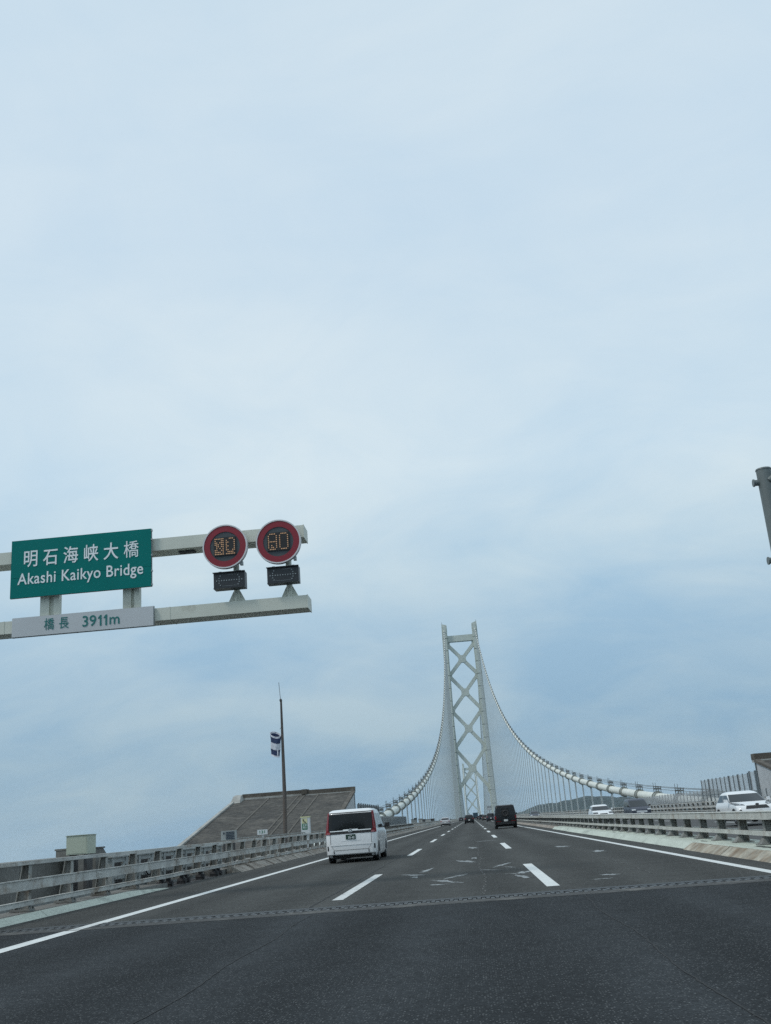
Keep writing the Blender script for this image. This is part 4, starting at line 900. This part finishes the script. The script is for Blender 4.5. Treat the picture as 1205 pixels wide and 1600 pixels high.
# ================================================================== vehicles
class Body:
    """car body as a stack of rounded plan rings: (z, y_rear, y_front, half_width, corner radius, rear bulge, front bulge)"""
    def __init__(s, rings): s.r = rings
    def at(s, z):
        r_ = s.r
        if z <= r_[0][0]: return r_[0]
        for a, b in zip(r_, r_[1:]):
            if z <= b[0]:
                k = (z - a[0]) / (b[0] - a[0]); return tuple(p + (q - p) * k for p, q in zip(a, b))
        return r_[-1]
    def rear(s, x, z, off=0.0):
        _, yr, yf, w_, rc, br, bf = s.at(z); ax = min(abs(x), w_ - 0.001)
        if ax <= w_ - rc: return (x, yr + br * (ax / w_) ** 2 - off, z)
        d = ax - (w_ - rc); nx = d / rc; ny = math.sqrt(max(1 - nx * nx, 0)); y = yr + br * ((w_ - rc) / w_) ** 2 + rc - rc * ny
        return (x + math.copysign(off * nx, x), y - off * max(ny, 0.15), z)
    def front(s, x, z, off=0.0):
        _, yr, yf, w_, rc, br, bf = s.at(z); ax = min(abs(x), w_ - 0.001)
        if ax <= w_ - rc: return (x, yf - bf * (ax / w_) ** 2 + off, z)
        d = ax - (w_ - rc); nx = d / rc; ny = math.sqrt(max(1 - nx * nx, 0)); y = yf - bf * ((w_ - rc) / w_) ** 2 - rc + rc * ny
        return (x + math.copysign(off * nx, x), y + off * max(ny, 0.15), z)
    def side(s, y, z, sg, off=0.0): return (sg * (s.at(z)[3] + off), y, z)
    def mesh(s, matname):
        m = MB(); rows = []
        for (z, yr, yf, w_, rc, br, bf) in s.r:
            p = []
            for i in range(-4, 5): p.append(s.rear((w_ - rc) * i / 4, z))
            for i in range(1, 6): p.append(s.rear(w_ - rc + rc * math.sin(math.pi / 2 * i / 6), z))
            ya, yb = p[-1][1], s.front(w_ - 0.001, z)[1]
            for i in range(0, 7): p.append((w_, yr + br + rc + (yf - bf - rc - yr - br - rc) * i / 6, z))
            for i in range(5, 0, -1): p.append(s.front(w_ - rc + rc * math.sin(math.pi / 2 * i / 6), z))
            for i in range(4, -5, -1): p.append(s.front((w_ - rc) * i / 4, z))
            for i in range(1, 6): p.append(s.front(-(w_ - rc + rc * math.sin(math.pi / 2 * i / 6)), z))
            for i in range(6, -1, -1): p.append((-w_, yr + br + rc + (yf - bf - rc - yr - br - rc) * i / 6, z))
            for i in range(5, 0, -1): p.append(s.rear(-(w_ - rc + rc * math.sin(math.pi / 2 * i / 6)), z))
            p.append(p[0]); rows.append(p)
        m.grid(rows); n = len(rows[0]) - 1; base = 0
        m.f.append(tuple(range(n))); m.mi.append(0); top = (len(rows) - 1) * (n + 1); m.f.append(tuple(top + i for i in range(n))); m.mi.append(0)
        bm_ = m.mesh('body', matname)
        bm = bmesh.new(); bm.from_mesh(bm_); bmesh.ops.remove_doubles(bm, verts=bm.verts, dist=1e-5); bmesh.ops.recalc_face_normals(bm, faces=bm.faces); bm.to_mesh(bm_); bm.free()
        bm_.polygons.foreach_set('use_smooth', [True] * len(bm_.polygons)); bm_.set_sharp_from_angle(angle=R(38)); return bm_
    def patch(s, fn, u0, u1, z0, z1, off, nu=8, nz=4, sk=0.0, sk1=None):
        """a panel that follows the body; u runs across (x on ends, y on sides), top edge may be inset by sk"""
        m = MB(); rows = []
        if sk1 is None: sk1 = -sk
        for j in range(nz + 1):
            k = j / nz; z = z0 + (z1 - z0) * k
            rows.append([fn(u0 + sk * k + (u1 + sk1 * k - u0 - sk * k) * i / nu, z, off) for i in range(nu + 1)])
        m.grid(rows); return m
def wheel(parent, x, y, r, wd):
    sg = 1 if x > 0 else -1
    m = MB(); prof_ = [(-wd / 2, r * 0.62), (-wd / 2, r * 0.93), (-wd / 2 + 0.03, r), (wd / 2 - 0.03, r), (wd / 2, r * 0.93), (wd / 2, r * 0.62)]
    n = 22; rows = [[(px, pr * math.cos(2 * math.pi * i / n), pr * math.sin(2 * math.pi * i / n)) for i in range(n + 1)] for px, pr in prof_]; m.grid(rows)
    o = m.build('wheel', 'tyre', parent, smooth=40, loc=(x, y, r))
    m = MB(); 
    for k in range(10):
        a = 2 * math.pi * k / 10; m.bar((sg * wd * 0.42, 0, 0), (sg * wd * 0.46, r * 0.6 * math.cos(a), r * 0.6 * math.sin(a)), 0.05, 0.03, up=(1, 0, 0))
    m.tube([(sg * wd * 0.30, 0, 0), (sg * wd * 0.31, 0, 0)], r * 0.62, 18); m.tube([(sg * wd * 0.4, 0, 0), (sg * wd * 0.49, 0, 0)], r * 0.14, 10); m.build('rim', 'rim', o)
    return o
def scaled(rings, L, W, H): return [(z * H, yr * L, yf * L, w_ * W / 2, rc, br, bf) for z, yr, yf, w_, rc, br, bf in rings]
KIND = {
 'minivan': [(0.11, .03, .975, .94, .18, .05, .1), (0.17, .004, .995, .995, .2, .05, .13), (0.30, 0, 1.0, 1.0, .2, .05, .15), (0.46, .004, .985, 1.0, .2, .05, .15), (0.54, .006, .93, .998, .2, .05, .16), (0.60, .010, .83, .985, .2, .05, .18), (0.92, .034, .585, .895, .2, .05, .14), (0.965, .05, .54, .855, .2, .06, .12), (0.992, .085, .50, .76, .22, .06, .1), (1.0, .14, .46, .62, .22, .06, .1)],
 'boxvan': [(0.12, .02, .985, .95, .12, .03, .08), (0.18, .002, .998, 1.0, .14, .03, .1), (0.32, 0, 1.0, 1.0, .14, .03, .1), (0.47, .002, .99, 1.0, .14, .03, .1), (0.52, .004, .88, .995, .14, .03, .1), (0.55, .006, .78, .99, .14, .03, .1), (0.92, .03, .68, .86, .14, .03, .1), (0.97, .045, .65, .81, .15, .03, .08), (1.0, .09, .60, .68, .16, .03, .06)],
 'suv': [(0.14, .03, .97, .93, .16, .06, .12), (0.21, .004, .995, .99, .2, .08, .18), (0.34, 0, 1.0, 1.0, .2, .08, .2), (0.46, .004, .99, 1.0, .2, .08, .2), (0.55, .012, .95, .995, .2, .08, .2), (0.60, .02, .86, .98, .22, .08, .22), (0.64, .03, .74, .955, .22, .08, .22), (0.92, .14, .53, .80, .22, .08, .16), (0.965, .17, .47, .74, .22, .08, .12), (1.0, .24, .42, .58, .22, .08, .1)],
 'hatch': [(0.12, .03, .97, .93, .18, .06, .14), (0.19, .004, .995, .99, .22, .08, .2), (0.34, 0, 1.0, 1.0, .22, .08, .22), (0.44, .004, .99, 1.0, .22, .08, .22), (0.53, .012, .94, .99, .22, .08, .24), (0.60, .02, .84, .975, .24, .08, .24), (0.65, .03, .72, .95, .24, .08, .22), (0.92, .11, .52, .78, .22, .08, .16), (0.97, .16, .46, .71, .22, .08, .12), (1.0, .25, .40, .54, .22, .08, .1)],
 'sedan': [(0.13, .03, .97, .93, .18, .06, .12), (0.20, .004, .995, .99, .2, .08, .16), (0.36, 0, 1.0, 1.0, .2, .08, .2), (0.50, .005, .985, 1.0, .2, .08, .2), (0.60, .015, .93, .99, .2, .08, .2), (0.655, .05, .80, .97, .22, .08, .2), (0.68, .10, .70, .95, .22, .08, .2), (0.94, .26, .53, .76, .22, .08, .14), (0.975, .29, .49, .70, .22, .08, .1), (1.0, .35, .44, .54, .22, .08, .1)],
}
def vehicle(name, label, cat, kind, L, W, H, pos, rz, paintm, group=None, detail=1, plate='plate_w', wheels=(.17, .80), wr=0.31):
    t = thing(name, label, cat, pos, rz, group); B = Body(scaled(KIND[kind], L, W, H)); hw = W / 2
    put('body', B.mesh(paintm), t)
    P = lambda nm, mt_, *a, **k: B.patch(*a, **k).build(nm, mt_, t, smooth=50)
    m = MB(); m.box(-hw * 0.82, hw * 0.82, L * 0.05, L * 0.94, 0.16, B.r[0][0] + 0.02); m.build('underbody', 'trim', t)
    for sy in wheels:
        for sg in (-1, 1):
            wheel(t, sg * (hw - 0.115), L * sy, wr, 0.21)
            m = MB(); n = 18; r_ = wr * 1.22; zc_ = wr
            for a, b in ((0, n),):
                pts = [(sg * (B.at(max(zc_ + r_ * math.sin(math.pi * i / n), 0.2))[3] + 0.005), L * sy + r_ * math.cos(math.pi * i / n), zc_ + r_ * math.sin(math.pi * i / n)) for i in range(n + 1)]
                m.add(pts + [(sg * (hw + 0.004), L * sy, zc_)], [(i, i + 1, n + 1) for i in range(n)])
            m.build('wheel_arch', 'trim', t)
    van = kind in ('minivan', 'boxvan')
    zb = {'minivan': .60, 'boxvan': .555, 'suv': .655, 'hatch': .665, 'sedan': .69}[kind] * H; zt = .905 * H
    # glass
    f_r = lambda x, z, o: B.rear(x, z, o); f_f = lambda x, z, o: B.front(x, z, o)
    wg = B.at(zt)[3]
    P('windscreen', 'glass_side', f_f, -hw * 0.94, hw * 0.94, zb + 0.02, zt, 0.012, 30, 6, (hw * 0.94 - wg * 0.96))
    rb, rt = zb + (0.0 if van else 0.02), zt
    P('rear_window', 'glass', f_r, -hw * (0.86 if van else 0.82), hw * (0.86 if van else 0.82), rb, rt, 0.016, 24, 6, hw * (0.86 if van else 0.82) - wg * (0.92 if van else 0.9))
    for sg in (-1, 1):
        f_s = lambda y, z, o, sg=sg: B.side(y, z, sg, o)
        yr0, yr1 = B.at(zb)[1], B.at(zt)[1]; yf0, yf1 = B.at(zb)[2], B.at(zt)[2]
        a0, a1 = yr0 + 0.30, yr1 + 0.22; b0, b1 = yf0 - 0.42, yf1 - 0.30
        cuts = [0, .36, .70, 1.0] if van else [0, .46, 1.0]
        for c0, c1 in zip(cuts, cuts[1:]):
            g = 0.025
            u0 = a0 + (b0 - a0) * c0 + g; u1 = a0 + (b0 - a0) * c1 - g; v0 = a1 + (b1 - a1) * c0 + g; v1 = a1 + (b1 - a1) * c1 - g
            P('side_window', 'glass_side', f_s, u0, u1, zb + 0.03, zt - 0.02, 0.006, 4, 4, v0 - u0, v1 - u1)
        # door seams, mirror
        m = MB()
        for c in cuts[1:-1]:
            y = a0 + (b0 - a0) * c; m.grid([[B.side(y - 0.006, z, sg, 0.003), B.side(y + 0.006, z, sg, 0.003)] for z in (0.2 * H, .3 * H, .45 * H, zb)])
        m.build('door_seam', 'trim', t)
        m = MB(); y = b0 + 0.02; m.hexa([(sg * (hw + 0.02), y - 0.06, zb + 0.02), (sg * (hw + 0.20), y - 0.06, zb + 0.03), (sg * (hw + 0.19), y + 0.06, zb + 0.03), (sg * (hw + 0.02), y + 0.1, zb + 0.02)], [(sg * (hw + 0.03), y - 0.06, zb + 0.17), (sg * (hw + 0.19), y - 0.06, zb + 0.18), (sg * (hw + 0.17), y + 0.05, zb + 0.17), (sg * (hw + 0.04), y + 0.06, zb + 0.16)])
        m.bar((sg * (hw - 0.06), y, zb + 0.03), (sg * (hw + 0.06), y, zb + 0.05), 0.05, 0.05); m.build('mirror', paintm if not van and detail > 1 else 'trim', t)
    return t, B, P, f_r, f_f, zb, zt
GV = 'vehicles in the outbound lanes'; GO = 'oncoming vehicles'

def rear_std(v, L, W, H, plate='plate_w', zl=.56, lamp_h=.09, lamp_w=.3, bump='trim'):
    t, B, P, fr, ff, zb, zt = v; hw = W / 2
    for sg in (-1, 1):
        a, b = sorted((sg * hw * 0.97, sg * hw * (0.97 - lamp_w))); P('taillight', 'tail', fr, a, b, (zl - lamp_h / 2) * H, (zl + lamp_h / 2) * H, 0.012, 5, 3)
    P('rear_bumper', bump, fr, -hw * 0.93, hw * 0.93, .15 * H, .26 * H, 0.012, 10, 2)
    P('license_plate', plate, fr, -0.165, 0.165, .36 * H, .36 * H + 0.165, 0.02, 2, 2)
    return t
# white minivan close ahead
L_, W_, H_ = 4.7, 1.72, 1.83
v = vehicle('minivan', 'white minivan seen from behind in the left lane', 'minivan', 'minivan', L_, W_, H_, (-4.08, 35.3, 0), 0, 'p_white', None, 2)
t, B, P, fr, ff, zb, zt = v; hw = W_ / 2
for sg in (-1, 1):
    m = MB(); rows = []
    for j in range(13):
        k = j / 12; z = 0.985 + (1.73 - 0.985) * k; w0 = hw * (0.985 - 0.10 * k); w1 = hw * (0.87 - 0.045 * k) if k > 0.12 else hw * 0.81
        rows.append([B.rear(sg * (w1 + (w0 - w1) * i / 9), z, 0.022) for i in range(10)])
    m.grid(rows); tl = m.build('taillight', 'tail', t, smooth=50)
    m = MB(); rows = [[B.rear(sg * hw * (0.80 + 0.03 * i), z, 0.028) for i in range(5)] for z in (0.99, 1.05)]; m.grid(rows); m.build('reversing_lamp', 'tail_clear', tl)
    m = MB(); rows = [[B.rear(sg * hw * (0.895 - 0.06 * k + 0.010 * i), 1.12 + 0.5 * k, 0.028) for i in range(3)] for k in (0, .25, .5, .75, 1)]; m.grid(rows); m.build('light_bar', 'tail_clear', tl)
    a, b = sorted((sg * hw * 0.93, sg * hw * 0.885)); P('reflector', 'trim', fr, a, b, 0.44, 0.60, 0.012, 2, 2)
    a, b = sorted((sg * hw * 0.70, sg * hw * 0.665)); P('bumper_slot', 'trim', fr, a, b, 0.26, 0.43, 0.014, 2, 2)
P('window_surround', 'trim', fr, -hw * 0.955, hw * 0.955, 0.985, 1.725, 0.011, 40, 10, hw * 0.085)
P('chrome_strip', 'letter_white', fr, -hw * 0.80, hw * 0.80, 1.075, 1.105, 0.03, 12, 1)  # plain white colour stands in for the bright reflection of the chrome
m = MB(); n = 20; m.add([(0.085 * math.cos(2 * math.pi * i / n), B.rear(0, 1.09)[1] - 0.045, 1.09 + 0.058 * math.sin(2 * math.pi * i / n)) for i in range(n)], [tuple(range(n))]); em = m.build('emblem', 'letter_white', t)
m = MB(); m.tube([(0.05 * math.cos(2 * math.pi * i / 16), B.rear(0, 1.09)[1] - 0.05, 1.09 + 0.038 * math.sin(2 * math.pi * i / 16)) for i in range(17)], 0.008, 5); m.build('emblem_ring', 'trim', em)
m = MB(); m.grid([[B.rear(x, z, 0.02) for x in (-0.25, -0.1, 0.1, 0.25)] for z in (1.10, 1.135)]); m.build('emblem_wing', 'letter_white', t)
P('plate_recess', 'p_white', fr, -0.33, 0.33, 0.74, 0.98, 0.005, 6, 2); lpq = P('license_plate', 'plate_g', fr, -0.165, 0.165, 0.79, 0.955, 0.022, 2, 2)
text('plate_figures', '30-48', 0.12, (0.015, B.rear(0, .85)[1] - 0.04, 0.845), 'letter_white', t, sx=0.8); text('plate_figures', '330', 0.05, (0.01, B.rear(0, .93)[1] - 0.04, 0.925), 'letter_white', t)
P('tailgate_crease', 'p_white', fr, -hw * 0.80, hw * 0.80, 0.60, 0.645, 0.016, 10, 1)
for sg in (-1, 1):
    m = MB(); pts = [(0.80, 0.98), (0.80, 0.62), (0.66, 0.44)]; rows = [[B.rear(sg * hw * a - 0.005, z, 0.007), B.rear(sg * hw * a + 0.005, z, 0.007)] for a, z in pts]; m.grid(rows); m.build('tailgate_seam', 'trim', t)
P('tailgate_seam', 'trim', fr, -hw * 0.66, hw * 0.66, 0.432, 0.444, 0.007, 10, 1)
P('rear_skirt', 'trim', fr, -hw * 0.9, hw * 0.9, 0.205, 0.275, 0.012, 10, 2)
P('sticker', 'white_plastic', fr, -hw * 0.74, -hw * 0.68, 1.135, 1.185, 0.012, 2, 2); P('sticker', 'white_plastic', fr, hw * 0.66, hw * 0.74, 1.16, 1.185, 0.012, 2, 1)
m = MB(); m.box(-0.55, -0.1, 0.25, 0.7, 0.14, 0.3); m.build('silencer', 'trim', t)
t.scale = (1, 1, 0.94)
# black box van
L_, W_, H_ = 4.8, 1.92, 2.0
v = vehicle('boxy_van', 'tall black van with a spare wheel on its back door, right lane', 'van', 'boxvan', L_, W_, H_, (2.98, 93.5, 0), 0, 'p_black', None, wr=0.36)
t, B, P, fr, ff, zb, zt = v; hw = W_ / 2
P('license_plate', 'plate_w', fr, -0.17, 0.17, 0.60, 0.77, 0.02, 2, 2)
for sg in (-1, 1):
    a, b = sorted((sg * hw * 0.98, sg * hw * 0.86)); P('taillight', 'tail', fr, a, b, 0.80, 1.08, 0.012, 3, 3)
    a, b = sorted((sg * hw * 0.9, sg * hw * 0.45)); P('bumper_reflector', 'tail', fr, a, b, 0.60, 0.64, 0.016, 4, 1)
P('rear_bumper', 'trim', fr, -hw * 0.95, hw * 0.95, .36, .58, 0.014, 8, 2)
m = MB(); m.tube([(0, -0.16, 1.30), (0, 0.02, 1.30)], [0.33, 0.35], 24); sw = m.build('spare_wheel', 'tyre', t, smooth=40)
m = MB(); m.tube([(0.22 * math.cos(2 * math.pi * i / 20), -0.165, 1.30 + 0.22 * math.sin(2 * math.pi * i / 20)) for i in range(21)], 0.03, 6); m.build('wheel_cover_ring', 'dark_steel', sw)
m = MB(); m.box(-0.3, 0.3, -0.03, 0.03, 1.66, 1.70); m.build('door_handle', 'trim', t)
# others ahead
v = vehicle('sedan', 'small silver sedan far ahead in the left lane', 'car', 'sedan', 4.4, 1.72, 1.46, (-4.75, 188, 0), 0, 'p_silver', GV); rear_std(v, 4.4, 1.72, 1.46, bump='trim')
v = vehicle('suv', 'black SUV far ahead in the middle lane', 'car', 'suv', 4.6, 1.84, 1.68, (-0.5, 205, 0), 0, 'p_black', GV); rear_std(v, 4.6, 1.84, 1.68)
v = vehicle('hatchback', 'tiny dark car farthest ahead in the left lane', 'car', 'hatch', 4.0, 1.7, 1.5, (-4.2, 420, 0), 0, 'p_dark', GV); rear_std(v, 4.0, 1.7, 1.5)
v = vehicle('suv', 'dark SUV with a pale roof edge just ahead of the black van', 'car', 'suv', 4.6, 1.8, 1.72, (4.0, 222, 0), 0, 'p_dark', GV); rear_std(v, 4.6, 1.8, 1.72)
m = MB(); m.box(-0.6, 0.6, 1.2, 2.6, 1.721, 1.76); m.build('roof_rack', 'white_plastic', v[0])
v = vehicle('hatchback', 'brownish car second in the queue beyond the black van', 'car', 'hatch', 4.0, 1.72, 1.55, (3.7, 292, 0), 0, 'p_brown', GV); rear_std(v, 4.0, 1.72, 1.55)
v = vehicle('minivan', 'dark minivan third in the queue beyond the black van', 'car', 'minivan', 4.6, 1.72, 1.85, (3.5, 372, 0), 0, 'p_dark', GV); rear_std(v, 4.6, 1.72, 1.85)
v = vehicle('hatchback', 'tiny dark car at the head of the visible queue', 'car', 'hatch', 4.1, 1.72, 1.6, (3.2, 470, 0), 0, 'p_black', GV); rear_std(v, 4.1, 1.72, 1.6)
# blue-grey truck far off
tk = thing('truck', 'blue-grey box truck farthest off between the tower legs', 'truck', (2.0, 520, 0), 0, GV)
m = MB(); m.box(-1.2, 1.2, 0, 7.2, 0.95, 3.2); m.build('cargo_box', 'p_blue', tk); m = MB(); m.box(-1.1, 1.1, 7.4, 9.2, 0.6, 2.6); m.build('cab', 'p_blue', tk); m = MB(); m.box(-0.5, 0.5, 0.1, 9, 0.5, 0.94); m.build('chassis', 'trim', tk)
for y in (1.2, 7.9):
    for s in (-1, 1): wheel(tk, s * 1.0, y, 0.48, 0.28)
m = MB(); m.box(-1.15, 1.15, -0.1, -0.02, 0.5, 0.75); m.build('rear_bumper', 'trim', tk)
for s in (-1, 1): m = MB(); m.box(s * 0.8 - 0.2, s * 0.8 + 0.2, -0.13, -0.101, 0.55, 0.7); m.build('taillight', 'tail', tk)

# oncoming: white compact SUV nearest
def front_std(v, L, W, H, grille=(.30, .42, .5), lamp=(.46, .54, .36), lampm='lamp', plate=True, gm_='trim'):
    t, B, P, fr, ff, zb, zt = v; hw = W / 2
    for sg in (-1, 1):
        a, b = sorted((sg * hw * 0.97, sg * hw * (0.97 - lamp[2]))); P('headlight', lampm, ff, a, b, lamp[0] * H, lamp[1] * H, 0.03, 10, 4)
    P('grille', gm_, ff, -hw * grille[2], hw * grille[2], grille[0] * H, grille[1] * H, 0.012, 8, 2)
    P('front_bumper', 'trim', ff, -hw * 0.9, hw * 0.9, .14 * H, .22 * H, 0.012, 8, 2)
    if plate: P('license_plate', 'plate_w', ff, -0.165, 0.165, .24 * H, .24 * H + 0.165, 0.03, 2, 2)
    return t
L_, W_, H_ = 4.2, 1.78, 1.58
v = vehicle('compact_suv', 'white compact SUV coming towards the camera behind the median guardrail', 'car', 'suv', L_, W_, H_, (12.85, 53.2, -0.05), math.pi + 0.03, 'p_white', None, 2, wr=0.34)
t, B, P, fr, ff, zb, zt = v; hw = W_ / 2
m = MB(); rows = []
for j in range(4):
    k = j / 3; z = 0.71 + 0.165 * k; ww = hw * (0.60 - 0.10 * k); rows.append([B.front(-ww + 2 * ww * i / 10, z, 0.014) for i in range(11)])
m.grid(rows); m.build('grille', 'trim', t)
for sg in (-1, 1):
    m = MB(); rows = []
    for j in range(4):
        k = j / 3; rows.append([B.front(sg * hw * (0.56 + (0.96 - 0.56) * i / 6), 0.875 + 0.02 * i / 6 + k * (0.06 + 0.10 * i / 6), 0.035) for i in range(7)])
    m.grid(rows); hl = m.build('headlight', 'lamp_dark', t); m = MB(); m.grid([[B.front(sg * hw * (0.70 + 0.03 * i), z, 0.045) for i in range(3)] for z in (0.905, 0.95)]); m.build('lens', 'lamp', hl)
    m = MB(); m.grid([[B.front(sg * hw * (0.885 + 0.015 * i), z, 0.02) for i in range(4)] for z in (0.5, 0.66)]); m.build('daytime_lamp', 'letter_white', t)
    m = MB(); m.grid([[B.front(sg * hw * (0.80 + 0.03 * i), z, 0.012) for i in range(5)] for z in (0.48, 0.68)]); m.build('vent', 'trim', t)
m = MB(); n = 16; m.add([(0.09 * math.cos(2 * math.pi * i / n), B.front(0, .80)[1] + 0.02, 0.90 + 0.05 * math.sin(2 * math.pi * i / n)) for i in range(n)], [tuple(range(n))]); m.build('emblem', 'dark_steel', t)
t.scale = (1, 1, 0.93); P('license_plate', 'plate_w', ff, -0.165, 0.165, 0.48, 0.64, 0.03, 2, 2); P('front_bumper', 'trim', ff, -hw * 0.9, hw * 0.9, .24, .42, 0.012, 8, 2)
v = vehicle('hatchback', 'white hatchback coming towards the camera beside the dark minivan', 'car', 'hatch', 4.4, 1.79, 1.56, (11.85, 101.0, -0.15), math.pi + 0.02, 'p_white', None, 2); front_std(v, 4.4, 1.79, 1.56, grille=(.40, .50, .38), lamp=(.50, .58, .42), lampm='lamp_dark')
v = vehicle('minivan', 'dark blue-grey minivan coming towards the camera between the two white cars', 'minivan', 'minivan', 4.7, 1.72, 1.85, (15.15, 101.0, -0.15), math.pi + 0.03, 'p_dkblue', None, 2); front_std(v, 4.7, 1.72, 1.85, grille=(.33, .42, .55), lamp=(.44, .50, .36), gm_='lamp')
v = vehicle('sedan', 'small dark car far off in the opposite carriageway under the hills', 'car', 'suv', 4.4, 1.76, 1.6, (12.4, 212, -0.15), math.pi, 'p_dkblue', None); front_std(v, 4.4, 1.76, 1.6)

# ================================================================== haze
hz = bpy.data.materials.new('haze_air'); hz.use_nodes = True; ht = hz.node_tree; ht.nodes.clear()
vo = ht.nodes.new('ShaderNodeVolumePrincipled'); vo.inputs['Color'].default_value = (0.74, 0.88, 1.0, 1); vo.inputs['Density'].default_value = 0.00003; vo.inputs['Anisotropy'].default_value = 0.0
oo = ht.nodes.new('ShaderNodeOutputMaterial'); ht.links.new(vo.outputs[0], oo.inputs['Volume'])
m = MB(); m.box(-16500, 16500, -500, 16500, -470, 228); me = m.mesh('haze', hz); stuff(put('haze', me))
